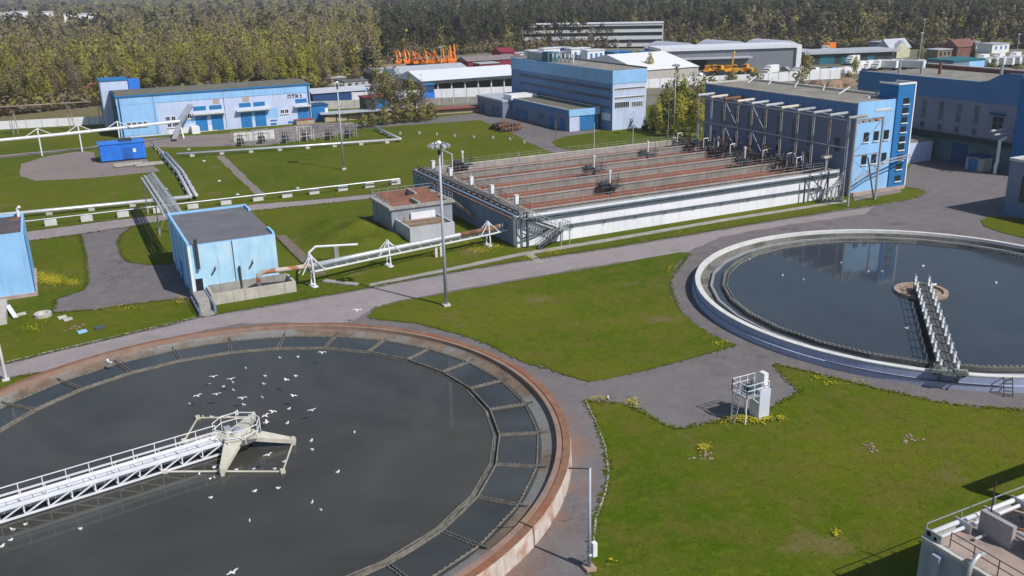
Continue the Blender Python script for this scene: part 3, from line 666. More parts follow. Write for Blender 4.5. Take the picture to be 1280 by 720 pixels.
MB().tube([(-5.7, 135, 7.9), (-5.7, 135, 9.0), (-5.4, 134.8, 9.3)], .2, 8).build('vent_pipe', white, B)
for z in (8.25, 8.6): pass

# ------------------------------------------------------------------ aeration tank block
AX0, AX1, AY0, AY1, AH = 56.9, 118.6, 112.3, 153.6, 4.5
T = thing('aeration_tank', 'long rectangular aeration tank with white front wall and parallel channels of rust red sludge', 'aeration tank', (88, 133, 0))
MB().box(AX0, AX1, AY0, AY0+.5, 0, AH).build('front_wall', white_wall, T)
MB().box(AX0, AX0+.5, AY0+.503, AY1, 0, AH-.003).build('left_wall', tank_grey, T)
panel(T, 'left_wall_end', white_wall, 'W', AX0, AY0+.002, AY0+1.2, 0, AH-.02, .03)
MB().box(AX0+.5, AX1, AY1-.5, AY1, 0, AH).build('back_wall', concrete, T)
MB().box(AX1-.5, AX1, AY0+.503, AY1-.503, 0, AH-.004).build('end_wall', concrete, T)
MB().box(AX0+.5, AX1-.5, AY0+.5, AY1-.5, 2.0, 2.6).build('floor_slab', concrete_dark, T)
wall_c = mat('channel_wall_concrete', (.25, .235, .22), var=.2, streak=.55)
YS = [115.0, 123.0, 131.0, 138.8, 146.4]
for y in YS:
    MB().box(AX0+3.6, AX1-.55, y, y+.4, 2.6, AH-.05).build('channel_wall', wall_c, T)
    MB().box(AX0+3.6, AX1-.6, y-.12, y+.5, AH-.046, AH+.06).build('coping', concrete, T)
MB().box(AX0+3.6, AX1-.6, AY1-.52, AY1-.1, AH+.003, AH+.09).build('coping', concrete_pale, T)
MB().box(AX0+.5, AX0+3.6, AY0+.6, AY1-.5, AH-.3, AH-.02).build('side_walkway', concrete, T)
MB().box(AX0+3.6, AX1-.5, AY0+.5, AY0+1.1, AH-.3, AH-.05).build('front_walkway', wall_c, T)
ends = YS+[AY1-.5]
for i in range(5):
    o = MB().quad((AX0+3.6, ends[i]+.4, 3.42), (AX1-.5, ends[i]+.4, 3.42), (AX1-.5, ends[i+1], 3.42), (AX0+3.6, ends[i+1], 3.42)).build('sludge_surface', sludge, T)
MB().quad((AX0+3.6, AY0+1.1, 3.6), (AX1-.5, AY0+1.1, 3.6), (AX1-.5, YS[0], 3.6), (AX0+3.6, YS[0], 3.6)).build('scum_surface', mat('grey_scum', (.19, .16, .155), var=.2, col2=(.13, .1, .09)), T)
for y in YS[1:]+[AY1-.6]:
    mb = MB(); railing(mb, [(AX0+4, y+.15), (AX1-1, y+.15)], AH, 1.0, 2.2, .028); mb.build('channel_railing', steel, T)
mb = MB(); railing(mb, [(AX0+4, YS[0]+.2), (AX1-1, YS[0]+.2)], AH, 1.0, 2.2, .03); mb.build('channel_railing', steel, T)
mb = MB(); railing(mb, [(AX0+.3, AY0+1.4), (AX0+.3, AY1-.4)], AH, 1.05, 2., .03); railing(mb, [(AX0+3.4, AY0+2.4), (AX0+3.4, AY1-.4)], AH, 1.05, 2., .03); mb.build('side_railing', steel_dark, T)
# pipes along the left edge and the front wall
mb = MB()
for k, (x_, z, r_) in enumerate(((AX0+.9, 4.95, .28), (AX0+1.6, 4.9, .22), (AX0+2.2, 4.85, .18))): mb.tube([(x_, AY0+.2, z), (x_, AY1-1.5, z)], r_, 8)
for k in range(20): mb.box(AX0+.5, AX0+2.5, AY0+1+k*2.05, AY0+1.15+k*2.05, 4.48, 4.7)
mb.build('edge_pipes', mat('dusty_pipe_lagging', (.22, .2, .18), var=.35, scale=1.5, col2=(.36, .33, .3)), T)
mb = MB()
for k in range(26): mb.bar((AX0-.55, AY0+1.+k*1.58, 4.1), (AX0+.1, AY0+1.+k*1.58, 4.1), .1, .16)
mb.bar((AX0-.4, AY0+.8, 4.2), (AX0-.4, AY1-12, 4.2), .3, .08); mb.build('side_tray', rust, T)
mb = MB(); mb.tube([(AX0+2, AY0-.24, 4.12), (AX1-.2, AY0-.24, 4.15)], .2, 8); mb.tube([(AX0+2, AY0-.2, 3.72), (AX1-.2, AY0-.2, 3.75)], .12, 8)
for k in range(16): mb.bar((AX0+3+k*3.7, AY0+.05, 3.75), (AX0+3+k*3.7, AY0-.3, 3.75), .1, .3)
mb.build('front_pipes', steel_blue, T)
mb = MB(); railing(mb, [(AX0+5, AY0+.05), (AX1, AY0+.05)], AH-.05, .3, 3.7, .05, 0); mb.build('front_rail', offwhite, T)
mb = MB()
for yy in (AY0-.12, AY0-.4): mb.bar((AX0+7.5, yy, 2.25), (AX1-4, yy, 2.05), .07, .14)
for k in range(34): mb.bar((AX0+8+k*1.45, AY0+.02, 2.2), (AX0+8+k*1.45, AY0-.45, 2.2), .06)
for k in range(9): mb.bar((AX0+9+k*5.5, AY0-.25, 1.7), (AX0+9+k*5.5, AY0-.25, 2.2), .12)
mb.tube([(AX0+7.5, AY0-.26, 2.32), (AX1-4, AY0-.26, 2.12)], .09, 6)
mb.build('cable_tray', steel_blue, T)
# gate boxes with white cabinets, one per channel
for i, y in enumerate((151.3, 143.4, 134.8, 127.0, 118.6)):
    g_ = thing('gate_cabinet', '%s white gate cabinet from the back on the left walkway of the aeration tank' % ORDN[i], 'cabinet', (AX0+3.0, y, AH), 'white gate cabinets along the aeration tank walkway')
    MB().box(AX0+2.85, AX0+3.4, y-.32, y+.32, AH+.25, AH+1.55).build('body', white, g_)
    MB().box(AX0+2.8, AX0+3.45, y-.36, y+.36, AH+1.553, AH+1.65).build('lid', offwhite, g_)
    MB().box(AX0+2.85, AX0+3.4, y-.3, y+.3, AH, AH+.25).build('foot', steel_dark, g_)
# steel stairs on the corner
S = thing('steel_stairs', 'grey zigzag steel stairs at the near corner of the white aeration tank wall', 'stairs', (61, 111.2, 0))
def flight(name, p, q, wy):
    n = 12; p, q = Vector(p), Vector(q); mb = MB()
    for s in (-wy, wy): mb.bar(p+Vector((0, s, 0)), q+Vector((0, s, 0)), .1, .26)
    for k in range(n): c = p.lerp(q, (k+.5)/n); mb.box(c.x-.17, c.x+.17, c.y-wy, c.y+wy, c.z, c.z+.05)
    mb.build(name, steel_dark if wy > .4 else steel, S); mb = MB()
    for s in (-wy, wy):
        for hh in (.55, 1.05): mb.bar(p+Vector((0, s, hh)), q+Vector((0, s, hh)), .06)
        for k in range(5): c = p.lerp(q, k/4); mb.bar(c+Vector((0, s, 0)), c+Vector((0, s, 1.05)), .06)
    mb.build('handrail', steel, S)
flight('upper_flight', (58.0, 111.4, 4.45), (62.9, 111.4, 2.25), .5)
flight('lower_flight', (62.9, 110.2, 2.25), (59.0, 110.2, .05), .5)
MB().box(57.2, 58.7, 110.9, 112.25, 4.38, 4.46).build('landing', steel, S)
mb = MB(); mb.box(62.5, 64.2, 109.8, 112.0, 2.15, 2.25)
for x_, y_ in ((62.7, 109.9), (64.1, 109.9), (64.1, 111.9)): mb.bar((x_, y_, 0), (x_, y_, 2.2), .1)
mb.build('landing', steel, S)
mb = MB(); railing(mb, [(62.5, 109.85), (64.15, 109.85), (64.15, 111.95)], 2.25, 1.1, .8, .05); mb.build('landing_railing', steel, S); mb = MB(); railing(mb, [(57.2, 112.2), (57.2, 110.9), (58.6, 110.9)], 4.46, 1.1, .8, .05); mb.build('landing_railing', steel, S)
# riser pipe bundle at the corner
R_ = thing('riser_pipes', 'dark vertical riser pipes bracketed to the near white corner of the aeration tank', 'pipes', (58, 111.9, 0))
MB().tube([(58.0, 111.3, 0), (58.0, 111.3, 5.3)], .22, 8).build('riser', steel_blue, R_)
MB().tube([(57.3, 112.0, 4.6), (56.6, 112.0, 4.2), (56.6, 111.9, 2.), (57.2, 111.6, 1.5), (59.3, 111.6, 1.8), (62, 111.9, 2.2)], .13, 8).build('bent_pipe', steel_blue, R_)
MB().tube([(57.4, 111.9, 4.2), (57.2, 111.9, 2.4), (57.8, 111.6, 1.9), (60, 111.8, 2.1)], .09, 8).build('bent_pipe', steel_blue, R_)

# mixers standing over the channels
mixp = None
for i, (x_, y_, lab) in enumerate(((65.9, 152.0, 'mixer machine with white post beside the far left corner of the aeration tank'), (83.4, 134.9, 'mixer machine with white post near the middle of the red sludge channels'), (78.6, 122.3, 'mixer machine with white post closest to the white front wall of the aeration tank'), (99.7, 142., 'mixer machine on the far right part of the red channels, behind the others'), (110.5, 127.3, 'mixer machine on the right of the channels, before the blower house pipes'), (113.5, 138.5, 'mixer machine at the far right end of the channels, under the blower house windows'), (115.2, 117.8, 'mixer machine at the near right end of the channels beside the blue tower'))):
    if mixp is None:
        mixp = thing('mixer', 'black '+lab, 'mixer', (0, 0, 0), 'mixers over the aeration channels')
        mb = MB(); mb.tube([(-1.5, 0, .5), (-.3, 0, .55)], .48, 10); mb.tube([(-1.9, 0, .5), (-1.5, 0, .5)], .3, 10); mb.box(-1.6, -.3, -.4, .4, 0, .2); mb.build('motor', steel_dark, mixp)
        mb = MB(); mb.box(-.1, .5, -2.2, 2.2, -.05, .1); mb.box(-1.9, 2.1, -.7, .7, -.12, 0); mb.tube([(.2, 0, -1), (.2, 0, .5)], .3, 8); mb.build('platform', steel_dark, mixp)
        mb = MB(); mb.box(.1, .35, -.1, .15, .1, 2.5); mb.box(.0, .42, -.15, .2, 2.2, 2.6); mb.build('post', offwhite, mixp)
        mb = MB(); railing(mb, [(-1.9, -.7), (2.1, -.7), (2.1, .7), (-1.9, .7)], 0, 1.1, 1., .035); mb.bar((1.9, 0, 0), (1.9, 0, 2.3), .06); mb.build('guard_rail', steel_dark, mixp)
        o = mixp
    else: o = dup(mixp, (0, 0, 0), label='black '+lab)
    place(o, (x_, y_, AH+.1))
# portal frames
F_ = MB(); F_.bar((61.5, 150.4, 4.5), (61.5, 150.4, 8.0), .16); F_.bar((61.5, 146, 4.5), (61.5, 146, 7.9), .16); F_.bar((61.5, 150.5, 8), (61.5, 145.9, 7.9), .2)
tag(F_.build('lifting_frame', offwhite, org=(61.5, 148, 4.5)), 'white goal shaped lifting frame at the far left corner of the aeration tank', 'frame')
# thin lamp rods
for i, (x_, y_) in enumerate(((66.0, 134), (63.5, 121.5), (72, 141))):
    tag(MB().tube([(x_, y_, 4.5), (x_, y_, 8.2)], .05, 6).build('marker_rod', steel, org=(x_, y_, 4.5)), 'thin steel rod on the channel walls, %s from the near tank corner' % ORDN[[1, 0, 2][i]], 'rod', 'thin rods on the aeration tank')
# tangle of pipes and valves at the right end
for i, y in enumerate((117, 121, 125.5, 129.5, 133.5, 137.5, 141.5, 145.5, 149.5)):
    v = thing('valve_manifold', 'tangle of dark valve pipes ending the sludge channels, %s from the blue tower' % ORDN[i], 'pipes', (116.3, y, AH), 'valve manifolds beside the blower house')
    for k in range(4):
        mb = MB(); xx = 113+random.uniform(0, 4); yy = y+random.uniform(-1.6, 1.6); hh = random.uniform(1.2, 3.0); rr_ = random.uniform(.05, .12)
        mb.tube([(xx, yy, 4.4), (xx, yy, 4.4+hh), (xx+random.uniform(.8, 1.6), yy+.05, 4.4+hh+.1), (xx+1.6, yy+.1, 4.6)], rr_, 6); mb.build('pipe', random.choice([rust, steel_dark, steel]), v)
    mb = MB(); xx = 112+random.uniform(0, 2); mb.tube([(xx, y, 4.5), (xx, y, 5.9)], .06, 6); mb.box(xx-.6, xx+1.6, y-.5, y+.5, 4.55, 4.9); mb.tube([(xx+.8, y-1.4, 5.1), (xx+.8, y+1.4, 5.1)], .22, 8); mb.build('valve_body', steel_dark, v)
    if i % 2 == 0: mb = MB(); mb.tube([(xx-.5, y-.4, 4.5), (xx-.5, y-.4, 6.6), (xx+.5, y-.4, 6.7), (xx+.6, y-.4, 6.1)], .1, 6); mb.build('white_gooseneck', white, v)
    mb = MB(); railing(mb, [(111.5, y-2), (111.5, y+2)], 4.5, 1.1, 1.2, .04); mb.build('rail', rust, v)

# ------------------------------------------------------------------ double basin beside the aeration tank
Bb = thing('sludge_basin', 'small grey two level concrete basin with rusty red top beside the long pipe', 'basin', (48, 130, 0))
mb = MB(); mb.box(44.5, 44.8, 122.6, 129.0, 0, 2.25); mb.box(44.8, 51.6, 122.6, 122.9, 0, 2.25); mb.box(51.3, 51.6, 122.9, 129.0, 0, 2.247); mb.build('lower_wall', mat('pale_lilac_concrete', (.5, .51, .56), var=.07, streak=.25), Bb)
MB().box(44.8, 51.3, 122.9, 129, 0, 1.9).build('lower_top', mat('dirty_reddish_concrete', (.3, .24, .2), var=.25, col2=(.24, .1, .06), s2=.8), Bb)
MB().box(44.0, 54.0, 129.0, 138.0, 0, 3.7).build('upper_wall', mat('grey_basin_concrete', (.3, .32, .36), var=.12, streak=.3), Bb)
mb = MB(); mb.box(43.6, 54.4, 128.7, 129.6, 3.7, 4.05); mb.box(43.6, 54.4, 137.4, 138.3, 3.7, 4.047); mb.box(43.6, 44.5, 129.6, 137.4, 3.7, 4.044); mb.box(53.5, 54.4, 129.6, 137.4, 3.7, 4.044); mb.box(44.5, 53.5, 133.2, 133.6, 3.7, 4.5); mb.box(48.6, 49.0, 129.6, 133.2, 3.7, 4.3); mb.box(49.6, 50.0, 133.6, 137.4, 3.7, 4.9)
mb.build('slab', concrete, Bb)
MB().box(44.5, 53.5, 129.6, 137.4, 3.703, 3.78).build('rust_floor', mat('red_rust_sheet', (.26, .13, .09), var=.25, scale=.7), Bb)
MB().box(44.6, 53.4, 133.0, 133.2, 3.78, 4.7).build('rust_panel', MATS['red_rust_sheet'], Bb)
MB().box(44.6, 53.4, 137.1, 137.38, 3.78, 4.75).build('rust_panel', MATS['red_rust_sheet'], Bb)
MB().box(47.0, 51.0, 128.6, 128.97, 1.9, 2.9).build('white_panel', white_wall, Bb)
mb = MB(); railing(mb, [(43.8, 129.2), (43.8, 138.1), (54.2, 138.1), (54.2, 129.2)], 4.05, 1.05, 1.6, .045); mb.build('railing', steel, Bb)
mb = MB(); mb.box(45.2, 51, 124.6, 124.9, 1.9, 2.15); mb.box(45.2, 51, 126.6, 126.9, 1.9, 2.15); mb.tube([(44.95, 126, 1.9), (44.95, 126, 3.1)], .13, 8); mb.build('beams', wood, Bb)
mb = MB(); mb.bar((54.4, 131, 3.9), (57, 126.5, 1.2), .12, .5); mb.build('chute', mat('rusty_gangway', (.33, .27, .22), var=.3, col2=(.25, .1, .05)), Bb)
# ------------------------------------------------------------------ blower house with stair tower
B = thing('blower_house', 'long blue and lilac blower house with a deep blue stair tower and wall pipes', 'building', (126, 131, 0))
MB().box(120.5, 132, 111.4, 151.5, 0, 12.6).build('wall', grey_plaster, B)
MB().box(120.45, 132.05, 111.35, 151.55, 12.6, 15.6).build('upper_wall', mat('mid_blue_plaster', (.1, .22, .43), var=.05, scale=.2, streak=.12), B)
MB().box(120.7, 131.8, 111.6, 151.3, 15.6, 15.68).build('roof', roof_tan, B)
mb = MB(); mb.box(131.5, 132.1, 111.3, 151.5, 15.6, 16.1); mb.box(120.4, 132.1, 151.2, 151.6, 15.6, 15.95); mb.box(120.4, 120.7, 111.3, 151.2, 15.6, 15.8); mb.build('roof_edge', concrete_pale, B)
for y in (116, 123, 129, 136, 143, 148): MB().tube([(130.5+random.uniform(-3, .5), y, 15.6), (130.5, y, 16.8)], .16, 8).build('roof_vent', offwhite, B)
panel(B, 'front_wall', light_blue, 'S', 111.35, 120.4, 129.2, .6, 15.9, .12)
panel(B, 'front_plinth', MATS['pink_plinth'], 'S', 111.3, 120.3, 133.2, 0, .6, .5)
panel(B, 'fascia', offwhite, 'S', 111.23, 124.5, 128.2, 14.1, 14.5, .06)
TW = MB(); TW.box(129.2, 133.2, 111.0, 115.0, .5, 18.2); TW.build('stair_tower', deep_blue, B)
mb = MB(); mb.box(129.1, 133.3, 110.9, 111.15, 18.2, 18.5); mb.box(129.1, 129.35, 111.15, 115.1, 18.2, 18.497); mb.box(133.08, 133.33, 110.9, 111.15, .6, 18.2); mb.box(133.05, 133.3, 111.15, 115.1, 18.2, 18.497); mb.build('tower_trim', white, B)
MB().box(129.4, 133, 111.2, 114.9, 18.2, 18.25).build('tower_roof', roof_grey, B)
for k, z in enumerate((2.0, 4.1, 5.7, 7.5, 8.9, 10.6, 12.2, 13.8, 15.4)): window(B, 'S', 111.0, 130.6, 132.0, z-.5, z+.5, steel_dark, glass, 1, 1, white, .06)
for zc in (6.0, 9.9):
    for xc in (122.9, 125.2, 127.6): window(B, 'S', 111.23, xc-.6, xc+.6, zc-.75, zc+.85, steel_dark, glass, 2, 1, white)
for i in range(7):
    y = 121.5+i*4
    window(B, 'W', 120.5, y-.7, y+.7, 7.2, 11.6, teal, glass_green, 2, 4); window(B, 'W', 120.5, y-.6, y+.6, 5.0, 6.2, teal, glass, 2, 1)
window(B, 'W', 120.5, 114.6, 115.8, 7.2, 9.6, teal, glass, 1, 1)
door(B, teal, 'W', 120.5, 117.2, 118.6, .1, 2.4)
mat('worn_post', (.3, .28, .27), var=.3, scale=1.5, col2=(.2, .1, .06), c2=(.52, .62))
for i, y in enumerate((108.8, 112.9, 116.6, 120.4, 124.4, 128.4, 132.2, 136.1, 140, 143.9, 147.9)):
    R_ = thing('air_pipe', 'horizontal air pipe on a tall post against the blower house, %s from the near corner' % ORDN[i], 'pipe', (116.2, y, 0), 'air pipes along the blower house')
    if i == 8: MB().tube([(116, y, 14), (120.5, y, 14.1)], .3, 8).build('pipe', rust, R_)
    else: MB().tube([(115.8, y, 14), (120.4 if i else 119.8, y, 14.1)], .27, 10).build('pipe', random.choice([steel, pipe_clad, concrete, cream]), R_)
    mb = MB(); b0 = 0 if y < 112 else 4.4
    mb.tube([(116.2, y, b0), (116.2, y, 13.7)], .11, 6); mb.bar((116.2, y+.4, b0), (116.2, y+.4, 13.7), .06)
    mb.build('post', random.choice([steel, MATS['worn_post'], concrete]), R_)
rk = MB()
for z in (9.0, 13.55): rk.bar((116.2, 108.8, z), (116.2, 148, z), .1, .16)
for y0_, y1_ in ((128.4, 132.2), (136.1, 140)): rk.bar((116.2, y0_, 9), (116.2, y1_, 13.5), .08); rk.bar((116.2, y0_, 4.5), (116.2, y1_, 9), .08)
rk.bar((118, 148, 13.7), (118, 112, 13.7), .5, .12)
tag(rk.build('rack_beams', steel, org=(116.2, 128, 9)), 'long steel rack beams linking the posts in front of the blower house windows', 'rack')
# front portal rack before the light blue wall
R_ = thing('pipe_rack', 'tall rusty portal rack before the light blue end wall of the blower house', 'rack', (118, 107, 0))
mb = MB(); mb.bar((114.7, 106.2, 0), (114.9, 106.2, 14.2), .3); mb.bar((122.2, 107.4, 0), (122.2, 107.4, 13.9), .26); mb.build('post', steel, R_)
mb = MB(); mb.bar((114.7, 106.3, 14), (122.3, 107.4, 13.7), .2, .3); mb.bar((114.8, 106.3, 8.2), (122.2, 107.4, 8.0), .12, .16); mb.bar((114.8, 106.5, 8.3), (122.2, 107.4, 13.6), .06); mb.bar((114.8, 106.5, 3.2), (122.2, 107.4, 7.8), .05); mb.bar((114.8, 106.4, 7.8), (122.1, 107.4, 3.2), .05)
for k in range(4): mb.bar((115.2+k*1.4, 106.5, 13.6), (116.2+k*1.4, 106.7, 13.5), .35, .3)
mb.build('beam', mat('grey_rusty_steel', (.3, .28, .28), var=.25, col2=(.24, .13, .08)), R_)
mb = MB(); mb.tube([(117, 107.2, 4.0), (120, 107.6, 5.0), (125, 108.5, 6.2), (132.8, 110.3, 6.1)], .14, 8); mb.tube([(117, 107.0, 3.6), (120, 107.4, 4.6), (125, 108.3, 5.8), (132.8, 110.1, 5.7)], .1, 8); mb.build('pipe', steel, R_)
mb = MB(); mb.bar((121.8, 107.3, .1), (119.3, 107.2, 7.5), .16); mb.build('strut', steel_dark, R_)
# tangled pipes at the foot of the rack
R_ = thing('pipe_cluster', 'cluster of silver bends and crossed struts at the right end of the white aeration wall', 'pipes', (116, 109.5, 0))
mb = MB()
for k in range(5): mb.tube([(113.8+k*.55, 110.8-k*.3, .3), (113.8+k*.55, 110.6-k*.3, 1.8), (114.6+k*.5, 109.9, 2.6+k*.4), (116.3, 109.2, 3.2+k*.5)], .16, 6)
mb.build('bends', pipe_clad, R_)
mb = MB(); mb.bar((111.6, 111.6, 4.2), (115.2, 110.4, .2), .14); mb.bar((115.4, 111.6, 4.2), (112.6, 110.2, .2), .14); mb.bar((110.2, 111.5, .1), (110.2, 111.5, 4.1), .2); mb.bar((114.6, 110.8, .1), (114.6, 110.8, 5), .22); mb.bar((112.5, 111, .1), (116.5, 109, .1), .5, .2); mb.build('struts', steel_dark, R_)
mb = MB(); mb.bar((114.6, 111.6, 4.5), (114.6, 111.6, 8.0), .12); mb.box(113.8, 115.4, 111.2, 112, 7.2, 7.6); tag(mb.build('signal_post', cream, org=(114.6, 111.6, 4.5)), 'cream post with a flat tray on top beside the tall portal rack', 'post')

# ------------------------------------------------------------------ large hall at the right edge
B = thing('sludge_hall', 'big dusky blue hall with tall narrow windows, behind the stair tower at the right edge', 'building', (170, 128, 0))
MB().box(159.5, 186, 109.6, 148, 0, 12.4).build('wall', mat('dusky_lilac_plaster', (.26, .27, .36), var=.06, scale=.2, streak=.15), B)
MB().box(159.45, 186, 109.6, 148.05, 12.4, 15.6).build('upper_wall', MATS['mid_blue_plaster'], B)
MB().box(160, 185.6, 110, 147.6, 15.6, 15.66).build('roof', roof_tan, B)
mb = MB(); mb.xprism([(148.05, 15.6), (148.05, 16.2), (118.5, 16.2), (116.5, 16.6), (114.3, 17.8), (112.5, 18.2), (109.6, 18.2), (109.6, 15.6)], 159.45, 160.0); mb.build('parapet', MATS['mid_blue_plaster'], B)
mb = MB(); mb.box(180, 180.5, 110.2, 148, 15.66, 16.5); mb.build('roof_ledge', brick, B)
MB().box(180.5, 181, 110.2, 148, 15.66, 16.7).build('ledge_cap', white, B)
for x_, y_ in ((166, 143), (168, 139), (170, 136), (176, 126), (177, 118)): MB().tube([(x_, y_, 15.6), (x_, y_, 18.2)], .3, 8).build('roof_vent', random.choice([brick, steel]), B)
for y in (134.3, 130.2, 126.1, 122.0, 118.1):
    window(B, 'W', 159.5, y-.55, y+.55, 8.0, 11.8, grey_plaster, glass_green, 2, 3); window(B, 'W', 159.5, y-.5, y+.5, 6.0, 7.4, grey_plaster, glass, 2, 1)
window(B, 'W', 159.5, 112.2, 114.6, 7.6, 10.2, concrete, glass, 2, 2, concrete)
mb = MB(); mb.box(158.7, 159.5, 112.0, 115, 10.5, 10.8); mb.build('window_hood', navy, B)
mb = MB(); mb.box(158.9, 159.45, 109.8, 147, 4.9, 5.7); mb.tube([(158.6, 109.8, 5.1), (158.6, 140, 5.1)], .2, 8); mb.build('wall_pipe_duct', steel_dark, B)
panel(B, 'lower_wall', mat('grey_teal_paint', (.12, .2, .22), var=.15, streak=.3), 'W', 159.5, 110, 147.8, 0, 4.8, .06)
door(B, navy, 'W', 159.4, 119.0, 122.4, .1, 3.9, .08, 'gate')
# deep blue projecting block with light front
mb = MB(); mb.box(159.0, 186, 104, 109.55, 0, 17.6); mb.build('corner_block', deep_blue, B)
panel(B, 'corner_front', light_blue, 'S', 104, 159.4, 186, .5, 17.4, .1)
panel(B, 'corner_door', door_blue, 'S', 103.9, 160.2, 162, .1, 2.6, .1)
K = thing('gate_kiosk', 'small grey kiosk with blue doors standing at the foot of the big dusky hall', 'kiosk', (158, 114, 0))
MB().box(156.2, 159.2, 113.2, 116.6, 0, 2.6).build('wall', concrete_pale, K)
MB().box(155.9, 159.2, 112.9, 116.9, 2.6, 2.85).build('roof', navy, K)
door(K, door_blue, 'W', 156.2, 114, 116, .1, 2.2); 
tag(MB().tube([(157, 110.8, 0), (157, 110.8, 1.6), (157.3, 110.8, 2.2), (157.3, 110.9, 6.2), (158.9, 110.9, 6.6)], .3, 8).build('downpipe', white, org=(157, 110.8, 0)), 'thick white downpipe rising beside the small kiosk with blue doors', 'pipe')
tag(MB().tube([(154.5, 111, 8.2), (159.2, 111.3, 8.2)], .22, 8).tube([(154.5, 110.2, 7.6), (159.2, 110.5, 7.6)], .18, 8).build('pipe_run', pipe_clad, org=(157, 110.7, 8)), 'pair of horizontal pipes beside the deep blue corner at the right edge', 'pipes')
Ga = thing('garage', 'low concrete garage with lilac front and rubble on its roof, behind the stair tower', 'garage', (152, 130, 0))
MB().box(144, 158.5, 126.3, 140, 0, 4.0).build('wall', lilac, Ga)
MB().box(144, 158.5, 126.5, 140, 4.0, 4.4).build('roof', roof_tan, Ga)
panel(Ga, 'gate', mat('brown_grey_gate', (.3, .27, .27), var=.1), 'S', 126.3, 146.8, 150.6, .2, 3.4, .05)
mb = MB()
for k in range(9): x_ = 145+k*1.3; mb.bar((x_, 128+random.uniform(0, 6), 4.6), (x_+random.uniform(.5, 2), 130+random.uniform(0, 7), 4.7), .6, .35)
mb.build('roof_rubble', concrete_pale, Ga)
# ------------------------------------------------------------------ grey building cut by the right edge
B = thing('grey_building', 'grey blue building cut off by the right edge, throwing a pointed shadow on the asphalt', 'building', (138, 82, 0))
MB().box(131, 150, 66, 90, 0, 3.2).build('base_wall', mat('slate_blue_plaster', (.12, .2, .32), var=.08), B)
MB().box(130.95, 150, 66, 90.05, 3.2, 8.5).build('wall', grey_plaster, B)
MB().box(131.3, 150, 66, 89.7, 8.5, 8.56).build('roof', roof_tan, B)
parapet(B, 130.8, 150, 66, 90.2, 8.5, .4, .35, offwhite)
for y in (87, 84, 81): window(B, 'W', 130.95, y-.7, y+.7, 2.4, 6.4, steel_dark, glass, 2, 4)

# ------------------------------------------------------------------ centre building with low annexe
B = thing('workshop_building', 'tall blue building with strip windows on its lilac end wall, in the middle distance', 'building', (131, 222, 0))
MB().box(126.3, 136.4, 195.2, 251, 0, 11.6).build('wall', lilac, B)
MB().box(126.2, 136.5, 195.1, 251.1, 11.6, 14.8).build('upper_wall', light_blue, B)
panel(B, 'side_wall', mat('shaded_side_blue', (.17, .28, .5), var=.06, streak=.1), 'W', 126.3, 195.3, 251, .1, 11.5, .05)  # darker blue sheet over the lilac wall imitates shade on this side
MB().box(126.5, 136.2, 195.4, 250.8, 14.8, 14.86).build('roof', roof_tan, B)
mb = MB(); mb.box(136.2, 136.5, 195.2, 251, 14.8, 15.2); mb.box(126.2, 136.5, 250.9, 251.2, 14.8, 15.2); mb.build('parapet', roof_grey, B)
for z in (10.2, 8.0): window(B, 'S', 195.2, 126.8, 136.0, z-.3, z+.35, white, glass, 16, 1, None, .12)
window(B, 'S', 195.2, 126.9, 131.3, 5.5, 7.1, white, glass, 7, 1); window(B, 'S', 195.2, 131.9, 135.4, 5.5, 6.9, white, glass_green, 5, 1)
for z in (10.1, 7.9, 5.6): window(B, 'W', 126.25, 196, 246, z-.4, z+.5, MATS['shaded_side_blue'], mat('dim_strip_glass_%d' % int(z), (.07, .1, .15) if z > 6 else (.12, .15, .13), rough=.3), 24, 1, None, .1)
MB().box(127.5, 131.5, 233, 243, 14.86, 17.0).build('roof_plant', steel, B)
MB().box(127.0, 129.5, 228, 233, 14.86, 17.4).build('roof_cabin', teal, B)
for k in range(7): MB().tube([(126.9+k*.55, 229-k*1.3, 14.8), (126.9+k*.55, 229-k*1.3, 17.2)], .25, 8).build('roof_vent', offwhite, B)
A = thing('garage_wing', 'low blue garage wing with grey roof in front of the tall blue building', 'building', (121, 220, 0))
MB().box(116.7, 125.2, 200.1, 232, 0, 3.9).build('wall', grey_plaster, A)
MB().box(116.6, 126, 200.0, 232, 3.9, 5.3).build('upper_wall', MATS['mid_blue_plaster'], A)
panel(A, 'front_band', light_blue, 'S', 200.0, 116.5, 125.6, 3.8, 5.5, .12)
panel(A, 'front_wall', lilac, 'S', 200.1, 116.7, 119.6, 0, 3.75, .04)
door(A, deep_blue, 'S', 200.1, 119.9, 124.8, .05, 3.6, .05, 'garage_door')
MB().box(116.9, 125.8, 200.3, 232, 5.3, 5.36).build('roof', roof_olive, A)
parapet(A, 116.6, 126, 200.0, 232, 5.3, .2, .25, white, 'parapet', 'S')
for y in (203.5, 209.3, 224, 229): door(A, deep_blue, 'W', 116.65, y-1.2, y+1.2, .05, 2.9)
for y in (214.3, 215.9, 226.5): window(A, 'W', 116.65, y-.4, y+.4, 1.6, 3.0, deep_blue, glass)
MB().box(126.1, 127.6, 195.9, 199.9, 2.4, 4.2).build('porch_hood', white, A)
A = thing('rear_wing', 'low dull blue wing with pale roof, far left of the tall blue building', 'building', (120, 243, 0))
MB().box(113.8, 126, 232.2, 249, 0, 4.4).build('wall', grey_plaster, A)
MB().box(113.6, 126, 232.1, 249.2, 4.4, 4.9).build('roof', steel_roof, A)
for y in (235, 238, 245): door(A, teal, 'W', 113.8, y-.9, y+.9, .05, 2.7)
mb = MB(); mb.box(116, 124, 231, 236, 4.9, 6.2); mb.build('roof_box', white, A)

